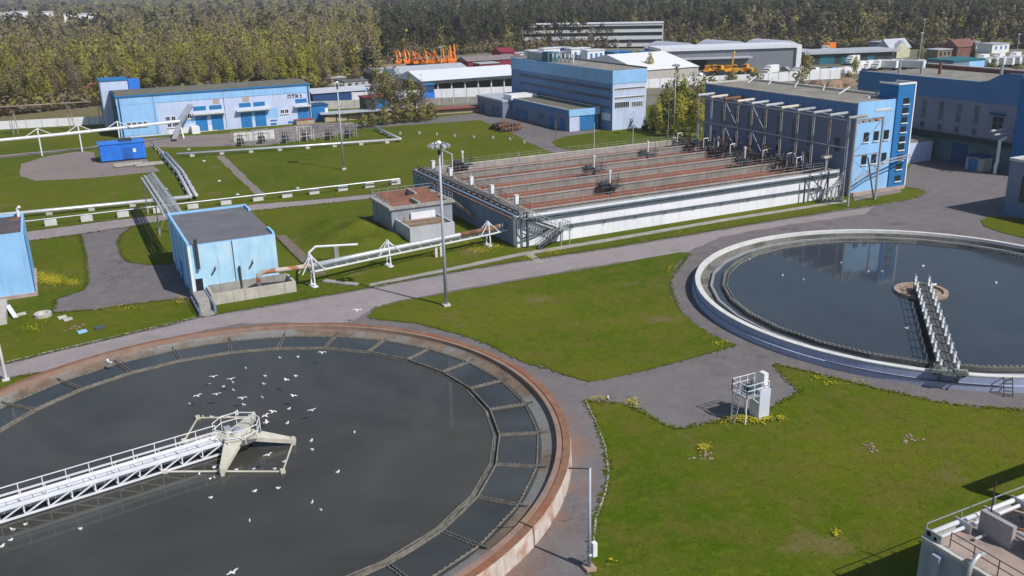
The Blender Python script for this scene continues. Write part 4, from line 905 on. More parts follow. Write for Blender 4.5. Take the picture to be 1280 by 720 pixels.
# ------------------------------------------------------------------ long building at the upper left
B = thing('pumping_station', 'long light blue and lilac building with five blue gates, before the woods', 'building', (41, 262, 0))
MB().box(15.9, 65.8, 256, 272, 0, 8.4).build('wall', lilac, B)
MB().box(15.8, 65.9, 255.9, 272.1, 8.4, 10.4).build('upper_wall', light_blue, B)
panel(B, 'side_wall', mat('shaded_side_teal', (.03, .13, .19), var=.1), 'W', 15.8, 256.2, 272, 0, 10.3, .04)  # dark teal painted on for the shade of the left side
panel(B, 'corner_wall', light_blue, 'S', 256, 15.9, 25.5, .5, 8.38, .06)
panel(B, 'wall_patch', light_blue, 'S', 256, 49, 56.5, 2.2, 4.8, .04); panel(B, 'wall_patch', light_blue, 'S', 256, 27, 35, 2.6, 3.9, .04)
panel(B, 'white_plinth', white_wall, 'S', 256, 27.5, 40, 0, 1.5, .05)
MB().box(15.6, 66.1, 255.6, 272.4, 10.4, 10.75).build('roof_edge', deep_blue, B)
MB().xprism([(255.9, 10.75), (272.2, 10.75), (264, 11.3)], 15.9, 65.9).build('roof', roof_olive, B)
panel(B, 'wall_seam', grey_plaster, 'S', 256, 42.4, 42.5, .5, 10.3, .12); panel(B, 'wall_seam', grey_plaster, 'S', 256, 24.7, 24.85, .5, 10.3, .12)
for x0 in (34.6, 38.7): door(B, door_blue, 'S', 256, x0, x0+3.0, .2, 4.0, .1, 'gate'); panel(B, 'gate_light', deep_blue, 'S', 256, x0-.2, x0+3.0, 5.6, 6.7, .06)
for x0 in (46.4, 50.2): door(B, door_blue, 'S', 256, x0, x0+2.9, .2, 4.0, .1, 'gate'); panel(B, 'gate_light', deep_blue, 'S', 256, x0-.1, x0+3.0, 5.6, 6.7, .06)
door(B, door_blue, 'S', 256, 62.0, 65, 1.2, 4.2, .1, 'gate'); panel(B, 'gate_light', deep_blue, 'S', 256, 61.6, 64.8, 5.6, 6.7, .06)
for x0, x1 in ((34, 42.3), (45.3, 54.3), (61, 65.6)): MB().box(x0, x1, 254.6, 255.95, 4.6, 4.95).build('canopy', offwhite, B)
MB().box(60.8, 65.8, 253.6, 255.95, 0, 1.1).build('loading_dock', mat('yellowish_dock', (.45, .36, .24), streak=.3), B)
MB().box(60.7, 65.9, 253.5, 255.95, 1.1, 1.25).build('dock_top', red_brown, B)
for x0 in (17.6, 18.9, 20.3, 21.6): window(B, 'S', 255.9, x0, x0+1.0, 2.7, 4.0, white, glass, 2, 1, white)
for x0, z in ((27.2, 3.5), (28.6, 3.5), (27.4, 1.8), (28.7, 1.8), (31.4, 3.7), (32.7, 3.7), (57.2, 3.0), (58.4, 3.0)): window(B, 'S', 255.95, x0, x0+1.1, z, z+1.2, white, glass, 2, 1, white)
for x0 in (39.6, 47.4): panel(B, 'vent_grille', mat('tan_grille', (.45, .36, .3), var=.1) if 'tan_grille' not in MATS else MATS['tan_grille'], 'S', 256, x0, x0+1.7, 7.0, 8.3, .05)
for x0, x1, z0, z1 in ((54.2, 56, 1.2, 1.6), (54.2, 55.8, .2, .7), (59, 60.4, .3, .8)): panel(B, 'cellar_light', deep_blue, 'S', 256, x0, x1, z0, z1, .06)
mb = MB(); mb.tube([(65.4, 255.7, 10.2), (65.4, 255.7, .3)], .13, 6); mb.tube([(16.5, 255.7, 10.2), (16.5, 255.7, .3)], .13, 6); mb.build('downpipe', navy, B)
# lettering  ПТК 1  painted on the wall
mb = MB(); yl = 255.93; h_ = 1.0; z0 = 8.25-1.2
def st_(x0, z0_, x1, z1, w_=.2): mb.bar((x0, yl, z0_), (x1, yl, z1), .06, w_)
def vst(x0): mb.box(x0, x0+.2, yl-.03, yl+.1, z0, z0+h_)
x = 59.6
vst(x); vst(x+.62); mb.box(x+.2, x+.62, yl-.03, yl+.1, z0+h_-.2, z0+h_); x += 1.05
mb.box(x, x+.9, yl-.03, yl+.1, z0+h_-.2, z0+h_); mb.box(x+.35, x+.55, yl-.03, yl+.1, z0, z0+h_-.2); x += 1.1
vst(x)
for s in (1, -1):
    for k in range(5): mb.box(x+.2+k*.1, x+.42+k*.1, yl-.03-.001*k, yl+.1, z0+h_/2+s*k*.09-.1, z0+h_/2+s*k*.09+.1)
x += 1.45
vst(x); mb.box(x-.2, x, yl-.03, yl+.1, z0+h_-.36, z0+h_-.16); mb.box(x-.15, x+.35, yl-.031, yl+.1, z0-.0, z0+.15)
mb.build('lettering', black, B)
# inclined conveyor
C_ = thing('conveyor', 'grey inclined conveyor leaning on a white post against the long light blue building', 'conveyor', (30, 247, 0))
mb = MB(); mb.bar((27.2, 242.5, .6), (29.6, 248, 4.0), 1.3, .3); mb.bar((29.4, 247.6, 4.0), (33.6, 254.6, 7.2), 1.3, .9); mb.build('body', steel, C_)
mb = MB(); mb.bar((29.9, 246.5, 0), (29.5, 247.8, 4.0), .3); mb.bar((29.0, 248.5, 0), (29.4, 248.3, 4.0), .2); mb.build('post', white_steel, C_)
MB().box(33, 35, 253, 255.8, 0, 1.8).build('white_cabinet', white, C_)
Hh = thing('annexe_tower', 'narrow grey block with blue hood behind the left end of the long light blue building', 'building', (16.5, 276, 0))
MB().box(13.6, 20.5, 272.5, 281, 0, 13.2).build('wall', lilac, Hh)
MB().box(13.4, 20.7, 272.3, 281.2, 13.2, 13.5).build('roof', deep_blue, Hh)
MB().box(20.7, 23.5, 272.6, 276, 10.7, 13.3).build('hood', bright_blue, Hh)
SH = thing('side_shed', 'small dark blue shed attached to the right end of the long light blue building', 'shed', (69, 258, 0))
MB().box(66.2, 70.8, 256.6, 262, 0, 4.4).build('wall', deep_blue, SH); panel(SH, 'door', white, 'S', 256.6, 69.9, 70.7, .1, 3.6)
MB().box(66.1, 71, 256.4, 262.2, 4.4, 4.6).build('roof', navy, SH)
# ------------------------------------------------------------------ field: containers, pipes, frames, masts
C_ = thing('site_container', 'bright blue box cabin with a dark dent on its roof standing on the grass field', 'container', (13.5, 221, 0))
MB().box(8.8, 18.2, 220.4, 225.5, .3, 3.9).build('body', bright_blue, C_)
mb = MB(); [mb.box(9+k*.6, 9.25+k*.6, 220.3, 220.42, .4, 3.8) for k in range(15)]; mb.build('ribs', bright_blue, C_)
MB().box(8.6, 18.4, 220.2, 225.7, 3.9, 4.05).build('roof', bright_blue, C_)
MB().box(13.2, 15.8, 222.5, 225.2, 4.05, 4.5).build('roof_tarp', steel_dark, C_)
panel(C_, 'door', mat('darker_blue_sheet', (.02, .13, .5), rough=.5), 'S', 220.3, 13.4, 15.4, .5, 3.0, .06); panel(C_, 'shutter', white, 'S', 220.3, 15.6, 16.2, 1.8, 2.6, .06)
MB().box(8.9, 18.1, 220.5, 225.3, 0, .3).build('skids', black, C_)
pg = None
for i, (x_, y_) in enumerate(((13.5, 213.5), (17.5, 211.5))):
    mb = MB()
    for k in range(7): mb.tube([(x_-2.5+random.uniform(-.3, .2), y_-1.3+k*.45, .25+.12*(k % 3)), (x_+3.2, y_-1.0+k*.45, .25+.12*(k % 2))], .16, 6)
    tag(mb.build('pipe_stack', concrete, org=(x_, y_, 0)), ('pile of grey pipes lying in front of the bright blue cabin', 'second pile of grey pipes lying right of the one in front of the blue cabin')[i], 'pipes')
# leaning lattice of upright pipes
V = thing('cable_rack', 'raised bundle of silver pipes and trays crossing the road behind the small pump house', 'rack', (15, 150, 0))
for s in range(4):
    mb = MB(); xo = 12.3+s*.55
    for k in range(8):
        y0_ = 164.5-k*4.2; y1_ = max(130.6, y0_-4.2); zz = 5.9+.25*s
        mb.bar((xo, y0_, zz), (xo, y1_, zz), .1, .14); mb.bar((xo+.4, y0_, zz), (xo+.4, y1_, zz), .1, .14); mb.tube([(xo+.2, y0_, zz+.12), (xo+.2, y1_, zz+.12)], .1, 6)
        for j in range(4): mb.bar((xo, y0_-j*1.05, zz), (xo+.4, y0_-j*1.05, zz), .08)
    mb.build('tray', pipe_clad if s % 2 else steel, V)
for y in (163.2, 147):
    mb = MB(); [mb.bar((x_, y, 0), (x_, y, 5.8), .18) for x_ in (12.4, 14.5)]; mb.bar((12.1, y, 5.7), (14.8, y, 5.7), .2); mb.bar((12.4, y, .3), (14.5, y, 5.5), .08); mb.build('trestle', steel, V)
for k in range(5):
    mb = MB(); zz = 6.0+random.uniform(0, .7); xo = 12.3+k*.5; mb.tube([(xo, 164.8, zz), (xo+random.uniform(-.2, .3), 140, zz+.2), (xo+random.uniform(-.3, .3), 133, zz-.1), (xo+.3, 131.2, 6.0)], .09, 6); mb.build('cable', random.choice([rust, steel, offwhite]), V)
# field pipes on low supports
def field_pipe(label, pts, r=.35, m=pipe_clad, n=1, gap=.9, z=.75):
    t = thing('field_pipe', label, 'pipe', (*pts[0], 0))
    for j in range(n):
        off = (j-(n-1)/2)*gap
        MB().tube([(x_+off, y_-off*.4, z) for x_, y_ in pts], r, 8).build('pipe', m, t, smooth=True)
    mb = MB()
    for i in range(len(pts)-1):
        p, q = Vector((*pts[i], 0)), Vector((*pts[i+1], 0)); k = max(1, int((q-p).length/6))
        for a in range(k): c = p.lerp(q, (a+.5)/k); MB().box(c.x-.5*n, c.x+.5*n, c.y-.25, c.y+.25, 0, z-r+.1).build('sleeper', concrete_pale, t)
    return t
field_pipe('long silver pipe crossing the field from the left edge to the cable racks', [(-40, 177), (-5.9, 172.3), (20.6, 169.8)])
field_pipe('pair of silver pipes running up the field away from the cable racks', [(21, 170.2), (22.2, 196), (22.1, 222)], .32, pipe_clad, 2)
field_pipe('thin grey pipe running from the pair of silver pipes to the bright blue cabin', [(22.1, 222), (21.5, 240)], .2, steel)
field_pipe('long white pipe running along the field in front of the equipment frames', [(24.5, 218.3), (50, 213.5), (74.7, 209.2)], .3)
field_pipe('short silver pipe turning away at the right end of the long white field pipe', [(74.9, 209.2), (76, 231)], .35)
for i, x_ in enumerate((-2.5, 2.9, 8.5, 14.2, 19.8, 25.4, 31, 36.2, 41.2, 46.6, 51.8, 57)):
    mb = MB(); mb.box(x_-.9, x_+.9, 163.2, 164.1, 0, .95); mb.box(x_-.85, x_+.85, 163.25, 164.05, .95, 1.0)
    if x_ not in (): tag(mb.build('pipe_support_block', offwhite, org=(x_, 163.6, 0)), 'white concrete pipe support block beside the back road, %s from the left' % ORDN[i], 'block', 'white pipe support blocks along the back road')
tag(MB().tube([(-40, 163.9, 1.15), (57.5, 162.6, 1.15)], .12, 6).build('support_pipe', steel, org=(10, 163.5, 1.1)), 'long thin grey pipe resting on the row of white concrete blocks', 'pipe')
# trestle pipeline at the left
tp = thing('trestle_pipeline', 'white overhead pipeline on tall poles running to the long light blue building', 'pipeline', (-2.8, 238.6, 0))
MB().tube([(-40, 236, 4.3), (-2.8, 238.8, 4.5), (5.8, 239.4, 4.6), (16, 241, 4.7), (29.5, 247, 4.4)], .36, 8).build('pipe', white_steel, tp)
for x_, y_ in ((-30, 236.8), (-18, 237.8), (-2.8, 238.6), (5.8, 239.4), (14.5, 240.6)):
    mb = MB(); mb.bar((x_, y_, 0), (x_, y_, 6.4), .28); mb.bar((x_, y_, 6.4), (x_-3.2, y_-.2, 4.5), .16); mb.bar((x_, y_, 6.4), (x_+3.2, y_+.2, 4.6), .16); mb.build('trestle', white_steel, tp)
tp = thing('trestle_pipeline', 'rusty brown overhead pipes on lattice masts before the white fence at the far left', 'pipeline', (-8, 284, 0))
mb = MB(); [mb.tube([(-60, 285.5-k, 6.4+k*1.1), (14.5, 279.5-k, 6.4+k*1.1)], .22, 6) for k in range(2)]; mb.build('pipe', mat('dull_pipe', (.33, .27, .22), var=.3, col2=(.25, .12, .07)), tp)
for x_ in (-52, -40, -24, -8.6, 5.2, 13):
    mb = MB(); yy = 284.9-(x_+60)*.08
    for s in (-.6, .6): mb.bar((x_+s, yy, 0), (x_+s*.5, yy, 7.8), .2)
    mb.bar((x_-.6, yy, 0), (x_+.4, yy, 4), .1); mb.bar((x_+.5, yy, 4), (x_-.4, yy, 7.6), .1); mb.bar((x_, yy-1.5, 6.2), (x_, yy+.8, 6.2), .2); mb.build('mast', MATS['grey_rusty_steel'], tp)
# outdoor equipment frames
for i in range(6):
    x_ = 40.3+i*5.2; y_ = 225.2-i*.9+(i % 2)*1.6
    t = thing('switchgear', 'grey outdoor switchgear frame in front of the long light blue building, %s from the left' % ORDN[i], 'equipment', (x_, y_, 0), 'switchgear frames on the gravel apron')
    mb = MB()
    for dx in (-1.8, 0, 1.8): mb.bar((x_+dx, y_, 0), (x_+dx, y_, 2.9), .14); mb.bar((x_+dx, y_+2.2, 0), (x_+dx, y_+2.2, 3.4), .14)
    mb.bar((x_-1.9, y_, 1.3), (x_+1.9, y_, 1.3), .1); mb.bar((x_-1.9, y_+2.2, 3.3), (x_+1.9, y_+2.2, 3.3), .12); mb.bar((x_-1.9, y_, 2.8), (x_-1.9, y_+2.2, 3.3), .1); mb.build('frame', random.choice([offwhite, steel, concrete]), t)
    mb = MB(); mb.box(x_-.8, x_+.7, y_+.5, y_+1.7, .4, 1.7); [mb.tube([(x_-.6+k*.5, y_+1.1, 1.7), (x_-.6+k*.5, y_+1.1, 2.7)], .1, 6) for k in range(3)]; mb.build('apparatus', steel_dark, t)
    mb = MB(); mb.tube([(x_-1.9, y_+1, 2.2), (x_-.3, y_+1.2, 2.6), (x_+1.7, y_+1, 2.3)], .08, 6); mb.build('bus_pipe', rust, t)
tag(MB().box(40, 50, 233, 233.4, 0, 2.2).build('screen_wall', offwhite, org=(44, 232, 0)), 'low whitish wall behind the leftmost switchgear frames', 'wall')
# pile of rusty pipes in front of the garage wing
mb = MB()
for k in range(6):
    for j in range(5-k//2): mb.tube([(101.8+k*.9, 209+j*1.5, .5+.75*(j % 2)), (104.5+k*.9, 211.5+j*1.5+random.uniform(-1, 1), .55+.75*(j % 2))], .45, 8)
tag(mb.build('scrap_pipes', mat('rusty_scrap', (.2, .1, .07), var=.5, scale=1.3, col2=(.06, .05, .05)), org=(105, 211, 0)), 'heap of rusty brown pipe sections beside the road to the garage wing', 'scrap')
# white field markers
for i, (u, v) in enumerate(((500, 168), (524, 167.5), (546, 169), (568, 171), (592, 172.5), (616, 173.5), (637, 175), (655, 179))):
    x_, y_ = G(u, v); s_ = random.uniform(.22, .36)
    mb = MB(); mb.box(x_-s_, x_+s_, y_-s_*.8, y_+s_*.8, 0, .55); mb.lathe((x_, y_), [(s_*.7, .55), (s_*.6, .7), (.02, .72)], 10)
    tag(mb.build('manhole', concrete, org=(x_, y_, 0)), 'low white manhole head in the field, %s from the left in its row' % ORDN[i], 'manhole', 'white manhole heads crossing the field')
for i, (u, v) in enumerate(((207, 237), (297, 244), (274, 227), (255, 202), (236, 187.5), (372, 236))):
    x_, y_ = G(u, v); mb = MB().ico((x_, y_, .1), .4, .3, .25, 0, 7, 4)
    tag(mb.build('stone', concrete_pale, org=(x_, y_, 0)), 'pale stone lying on the grass between the field pipes and the back road', 'stone', 'pale stones on the field')

# ------------------------------------------------------------------ masts and poles
def lamp_mast(label, x_, y_, h, heads=9, rad=.9, r=.17):
    t = thing('lamp_mast', label, 'lamp mast', (x_, y_, 0))
    MB().tube([(x_, y_, .3), (x_, y_, h)], r*1.25, 10, r2=r*.7).build('pole', mat('lilac_grey_pole', (.45, .48, .56), rough=.45, var=.08, streak=.2) if 'lilac_grey_pole' not in MATS else MATS['lilac_grey_pole'], t, smooth=True)
    MB().box(x_-.42, x_+.42, y_-.42, y_+.42, 0, .32).build('foot', concrete_pale, t)
    mb = MB(); mb.lathe((x_, y_), [(rad*.8, h-.25), (rad*.86, h-.18), (rad*.8, h-.1), (rad*.74, h-.18), (rad*.8, h-.25)], 20)
    for k in range(4): a = k*pi/2; mb.bar((x_, y_, h-.5), (x_+rad*.8*cos(a), y_+rad*.8*sin(a), h-.18), .06)
    mb.tube([(x_, y_, h-1.2), (x_, y_, h-.2)], r*1.1, 8); mb.build('crown_ring', steel_dark, t)
    for k in range(heads):
        a = 2*pi*k/heads; c = Vector((x_+rad*cos(a), y_+rad*sin(a), h-.15)); o = Vector((cos(a), sin(a), -.55)).normalized()
        L_ = MB().bar(c-o*.12, c+o*.34, .42, .34).build('floodlight', steel, t)
        MB().bar(c+o*.341, c+o*.37, .36, .28).build('lens', white, L_)
    MB().ico((x_, y_, h+.1), .3, .3, .26, 0, 10, 6).build('cap', white, t)
    return t
lamp_mast('tall grey lamp mast with ringed floodlights on the lawn behind the left tank', 38.2, 94.3, 19.2)
lamp_mast('lamp mast with a white floodlight cluster standing in the green field', 52.8, 183.2, 17.6, 8, .85, .15)
lamp_mast('slender lamp mast among the trees left of the blower house', 132.0, 177.2, 17.2, 6, .6, .12)
def rod(label, x_, y_, h, r=.09, m=offwhite, g=None):
    mb = MB().tube([(x_, y_, 0), (x_, y_, h)], r, 8, r2=r*.7); mb.box(x_-r*2, x_+r*2, y_-r*2, y_+r*2, 0, .15)
    return tag(mb.build('pole', m, org=(x_, y_, 0)), label, 'pole', g)
rod('thin brown pole at the left end of the garage wing road', 100.6, 200.1, 4.6, .1, wood); rod('thin brown pole before the doors of the garage wing', 102.3, 181.6, 6.2, .1, wood)
rod('white pole on the lawn before the blue garage door', 108.3, 174.7, 6.0); rod('white pole on the lawn before the lilac end wall', 117.2, 172.5, 8.1)
rod('grey pole standing beside the back trees left of the blower house', 129.8, 176.5, 9.0, .08, steel); rod('slim dark pole at the corner of the lilac end wall', 137.4, 196.2, 6.0, .08, wood)
t = thing('lamp_post', 'grey lamp post with a white box at its foot, beside the lower lawn', 'lamp post', (26.4, 42.8, 0))
MB().tube([(26.4, 42.8, 0), (26.4, 42.8, 7.4)], .13, 10, r2=.075).build('pole', MATS['lilac_grey_pole'], t, smooth=True)
MB().bar((26.4, 42.8, 7.35), (25.2, 43.4, 7.42), .07).build('arm', steel_dark, t)
MB().box(26.55, 26.85, 42.55, 42.85, 1.0, 2.0).box(26.3, 26.56, 42.64, 42.72, 1.1, 1.2).build('switch_box', white, t)
MB().box(26.05, 26.75, 42.45, 43.15, 0, .25).build('foot', mat('pinkish_footing', (.4, .29, .24)), t)
t = rod('leaning white pole at the left edge beside the road', -7.9, 96.2, 6.2, .16, offwhite)
# ------------------------------------------------------------------ left lawn clutter
ht = thing('hatch_box', 'whitish metal hatch box on the grass at the left edge', 'hatch', (-8.5, 117, 0))
MB().box(-10.5, -8.1, 114.2, 121.6, 0, .9).build('body', mat('beige_hatch', (.5, .46, .42), var=.12), ht); MB().bar((-8.0, 119, .8), (-7.2, 115.5, .25), .5, .12).build('flap', white, ht)
x_, y_ = G(54, 395); tag(MB().lathe((x_, y_), [(.95, 0), (.95, .4), (.6, .42), (.6, .1), (.02, .1)], 24).build('manhole_ring', concrete_pale, org=(x_, y_, 0)), 'round concrete manhole ring on the grass left of the yard pavement', 'manhole')
for i, (u, v, lab, mt) in enumerate(((78, 398, 'pale flat stone on the grass right of the manhole ring', concrete_pale), (85, 400.5, 'second pale flat stone right of the manhole ring', concrete_pale), (103, 416, 'scrap of light blue sheet lying on the lawn', light_blue), (124, 411, 'smaller scrap of dull blue sheet lying on the lawn', steel_blue), (27, 394, 'small white slab on the grass by the hatch box', concrete_pale))):
    x_, y_ = G(u, v); tag(MB().bar((x_-.45, y_, .1), (x_+.45, y_+.2, .14), .7, .16).build('debris', mt, org=(x_, y_, 0)), lab, 'debris')
for i, (u, v, lab) in enumerate(((98, 409, 'patch of bare red brick rubble on the lawn above the blue scrap'), (1086, 560, 'patch of bare earth on the lower lawn below the bridge'), (1138, 550, 'patch of bare earth on the lower lawn, the right one'), (882, 571, 'small heap of rubble under a yellow flower clump'))):
    x_, y_ = G(u, v); mb = MB()
    for k in range(14): mb.ico((x_+random.gauss(0, .5), y_+random.gauss(0, .4), .02), random.uniform(.06, .22), random.uniform(.06, .2), random.uniform(.04, .1), 0, 6, 3)
    tag(mb.build('rubble', mat('earth_rubble', (.3, .22, .17), var=.2) if 'earth_rubble' not in MATS else MATS['earth_rubble'], org=(x_, y_, 0)), lab, 'rubble')
# low concrete post box at the bottom of the left tank
x0_, y0_ = 17.0, 41.6
tag(MB().box(x0_, x0_+3.0, y0_-1.5, y0_+2.2, 0, .8).box(x0_-.1, x0_+3.1, y0_-1.6, y0_+2.3, .8, .95).build('valve_chamber', mat('pinkish_concrete', (.5, .4, .36), var=.1, streak=.2), org=(x0_, y0_, 0)), 'low pinkish concrete chamber against the outer wall of the left tank, at the bottom edge', 'chamber')
# ------------------------------------------------------------------ sampling booth with railed platform
t = thing('sampling_booth', 'narrow white booth with a railed platform and ladder beside yellow flowers', 'booth', (50.6, 54.2, 0))
MB().box(50.0, 51.15, 53.75, 54.95, 0, 2.75).build('body', mat('pale_lilac_paint', (.6, .62, .72), rough=.5, var=.05), t)
mb = MB(); mb.box(48.4, 51.1, 53.8, 55.9, 2.3, 2.42) if False else mb.box(48.5, 49.98, 53.7, 55.7, 2.32, 2.42); mb.box(50.0, 51.15, 54.97, 55.7, 2.32, 2.42); mb.build('platform', steel, t)
mb = MB()
for p_ in ((48.6, 53.8), (48.6, 55.6), (50.1, 55.6), (51.0, 55.6)): mb.bar((*p_, 0), (*p_, 2.35), .09)
mb.bar((49.9, 53.8, 1.7), (49.2, 53.8, 2.3), .07); mb.build('post', white_steel, t)
mb = MB(); railing(mb, [(50.95, 53.8), (48.55, 53.75), (48.55, 55.65), (51.0, 55.65)], 2.42, 1.1, .8, .045); mb.build('railing', white_steel, t)
MB().box(50.75, 51.2, 54.2, 54.9, 2.9, 4.0).box(50.9, 51.0, 54.4, 54.6, 2.75, 2.9).build('control_box', white, t)
mb = MB(); mb.box(49.4, 50.4, 54.2, 55.2, 2.42, 3.0); mb.tube([(49.8, 54.6, 3.0), (49.8, 54.6, 3.5)], .12, 8); mb.build('pump_motor', mat('teal_grey_machine', (.1, .15, .17), rough=.5), t)
mb = MB()
for s in (54.2, 54.8): mb.bar((47.75, s, 0), (48.5, s, 3.4), .06)
for k in range(9): mb.bar((47.8+k*.08, 54.2, .3+k*.36), (47.8+k*.08, 54.8, .3+k*.36), .04)
mb.build('ladder', steel, t)
# ------------------------------------------------------------------ basin deck at the lower right corner
t = thing('grit_basin', 'concrete basin deck with bright double pipes along its edge, in the lower right corner', 'basin', (55, 24, 0))
MB().box(41.7, 75, 12, 30.6, 0, 4.55).build('wall', mat('lavender_grey_concrete', (.36, .38, .47), var=.1, streak=.4), t)
mb = MB()
for y in (29.3, 25.2, 21): MB().box(41.3, 41.7, y-.25, y+.25, 0, 4.3).build('buttress', MATS['lavender_grey_concrete'], t)
MB().box(42.0, 75, 12, 30.3, 4.553, 4.62).build('deck', mat('pinkish_deck', (.38, .29, .25), var=.18, scale=.5, col2=(.24, .2, .19), c2=(.52, .62), s2=.4), t)
mb = MB(); mb.box(41.65, 42.0, 12, 30.65, 4.553, 4.75); mb.box(42.0, 75, 30.3, 30.65, 4.553, 4.75); mb.build('edge_kerb', concrete_pale, t)
for yy, z, r_ in ((30.35, 5.0, .16), (29.9, 4.9, .12)):
    MB().tube([(41.9, yy, z), (75, yy, z)], r_, 12).build('edge_pipe', mat('bright_pipe_cladding', (.88, .88, .88), rough=.4, metal=0., var=.05) if 'bright_pipe_cladding' not in MATS else MATS['bright_pipe_cladding'], t, smooth=True)
mb = MB(); railing(mb, [(42.0, 30.62), (75, 30.62)], 4.75, .75, 3.0, .04, 0); [mb.box(41.9+k*2.5, 42.0+k*2.5, 29.5, 30.6, 4.6, 5.25) for k in range(13)]; mb.build('pipe_clamps', steel, t)
MB().tube([(41.75, 27.2, 2.2), (41.35, 27.2, 4.0), (41.5, 27.2, 5.0), (42.0, 27.25, 5.35), (42.6, 27.3, 5.3)], .13, 10).build('bent_pipe', pipe_clad, t, smooth=True)
mb = MB(); railing(mb, [(42.3, 29.2), (42.3, 14)], 4.62, 1.0, 1.5, .035); mb.build('railing', steel_dark, t)
for k, (x_, y_) in enumerate(((45.2, 27.6), (45.6, 24.6), (48.3, 26.6))):
    mb = MB(); mb.box(x_-.16, x_+.16, y_-.2, y_+1.9, 4.62, 6.1); mb.box(x_-.16, x_+1.2, y_+1.9, y_+2.2, 4.62, 6.0) if k else None
    mb.build('baffle_wall', mat('lilac_grey_block', (.36, .33, .33), var=.1) if 'lilac_grey_block' not in MATS else MATS['lilac_grey_block'], t)
mb = MB(); mb.tube([(46.6, 28.3, 4.9), (46.6, 22, 4.9)], .1, 8); mb.tube([(44, 28.9, 4.8), (46, 28.9, 4.8)], .09, 8); mb.tube([(46.3, 24, 4.75), (46.3, 27, 4.75)], .12, 8); mb.build('deck_pipes', pipe_clad, t)
for x_, y_, h_ in ((46.2, 29.6, 3.0), (49.6, 27.2, 3.2), (48.2, 28.2, 2.0)): MB().tube([(x_, y_, 4.6), (x_, y_, 4.6+h_)], .05, 6).box(x_-.2, x_+.2, y_-.2, y_+.2, 4.6, 5.2).build('valve_stem', steel_dark, t)
mb = MB(); mb.bar((47, 29, 4.7), (50.5, 23, 4.7), .12); mb.bar((48.5, 29.3, 4.7), (52, 24, 4.7), .08); mb.box(50, 53.5, 24, 28.5, 4.62, 4.75); mb.build('hatch_frame', rust, t)
t2 = thing('pipe_gantry', 'steel pipe gantry standing on the basin deck past the right edge', 'gantry', (66, 30.4, 4.6))
mb = MB(); mb.box(59.5, 75, 29.6, 30.4, 8.9, 9.4); mb.box(59.5, 60.2, 29.6, 30.4, 4.6, 8.9); mb.box(69, 69.7, 29.6, 30.4, 4.6, 8.9); mb.build('frame', steel, t2)
# ------------------------------------------------------------------ walls, sheds and yards behind the site
def fence(name, label, p, q, h, m=white_wall, post=concrete_pale, gap=4., cat='fence'):
    p, q = Vector((*p, 0)), Vector((*q, 0)); t = thing(name, label, cat, tuple(p)); n = max(1, int((q-p).length/gap)); u = (q-p)/n; mb = MB()
    for k in range(n): a = p+u*(k+.03)+Vector((0, 0, h/2)); b_ = p+u*(k+.97)+Vector((0, 0, h/2)); mb.bar(a, b_, .16, h*random.uniform(.97, 1.))
    mb.build('panels', m, t); mb = MB()
    for k in range(n+1): c = p+u*k; MB().bar(c, c+Vector((0, 0, h+.12)), .26).build('post', post, t)
    return t
fence('concrete_fence', 'white concrete fence at the far left below the woods', (-70, 306), (14, 288.6), 2.3)
fence('concrete_fence', 'dull grey concrete fence between the long light blue building and the bushes', (60, 286.5), (94, 276), 2.6, concrete_pale)
fence('concrete_fence', 'bright white fence in front of the pale roofed open hall', (90, 296), (142, 279), 3.0)
fence('concrete_fence', 'grey weathered fence below the bright white fence beside the red roofed trench', (94, 276.5), (131, 263), 2.2, concrete)
fence('concrete_fence', 'white fence behind the trees between the workshop building and the blower house', (185, 270), (262, 252), 3.2)
fence('concrete_fence', 'white fence with small trees behind the roof of the blower house at right', (240, 262), (283, 262), 2.8)
gb = thing('gate_booth', 'bright blue gate booth with dark windows in the white fence', 'booth', (111.7, 284, 0))
MB().box(109.7, 113.7, 282.2, 285.5, 0, 2.6).build('lower_wall', bright_blue, gb); MB().box(109.8, 113.6, 282.3, 285.4, 2.6, 5.0).build('window_band', navy, gb); MB().box(109.5, 113.9, 282, 285.7, 5.0, 5.35).build('roof', deep_blue, gb)
lw = thing('low_canopy', 'long low grey roofed shelter with yellowish wall right of the long light blue building', 'shelter', (82, 253, 0))
MB().box(69, 95, 254, 257, 0, 1.3).build('wall', MATS['yellowish_dock'], lw); mb = MB(); mb.bar((68, 255.8, 2.3), (96, 252.5, 2.3), 4.5, .3); mb.build('roof', steel_roof, lw)
[MB().bar((69+k*3.3, 254.2-k*.35, 0), (69+k*3.3, 254.2-k*.35, 2.2), .2).build('post', steel_dark, lw) for k in range(9)]
tr_ = thing('covered_trench', 'long low trench cover with a red brown roof beside the tall blue building', 'shelter', (108, 250, 0))
MB().bar((101, 251.2, .5), (117, 249, .5), 3.0, 1.0).build('wall', MATS['yellowish_dock'], tr_); MB().bar((100, 251.4, 1.5), (118, 248.9, 1.5), 4.6, .28).build('roof', red_brown, tr_)
dk_ = thing('storage_kiosk', 'dark kiosk with a blue door and red roof edge among the bushes', 'kiosk', (88, 262, 0))
MB().box(84, 91, 264, 269, 0, 4.6).build('wall', steel_dark, dk_); MB().box(87.2, 90.8, 263.8, 264.1, .2, 4).build('door', door_blue, dk_); MB().box(83.7, 91.3, 263.6, 269.3, 4.6, 4.9).build('roof', red, dk_)
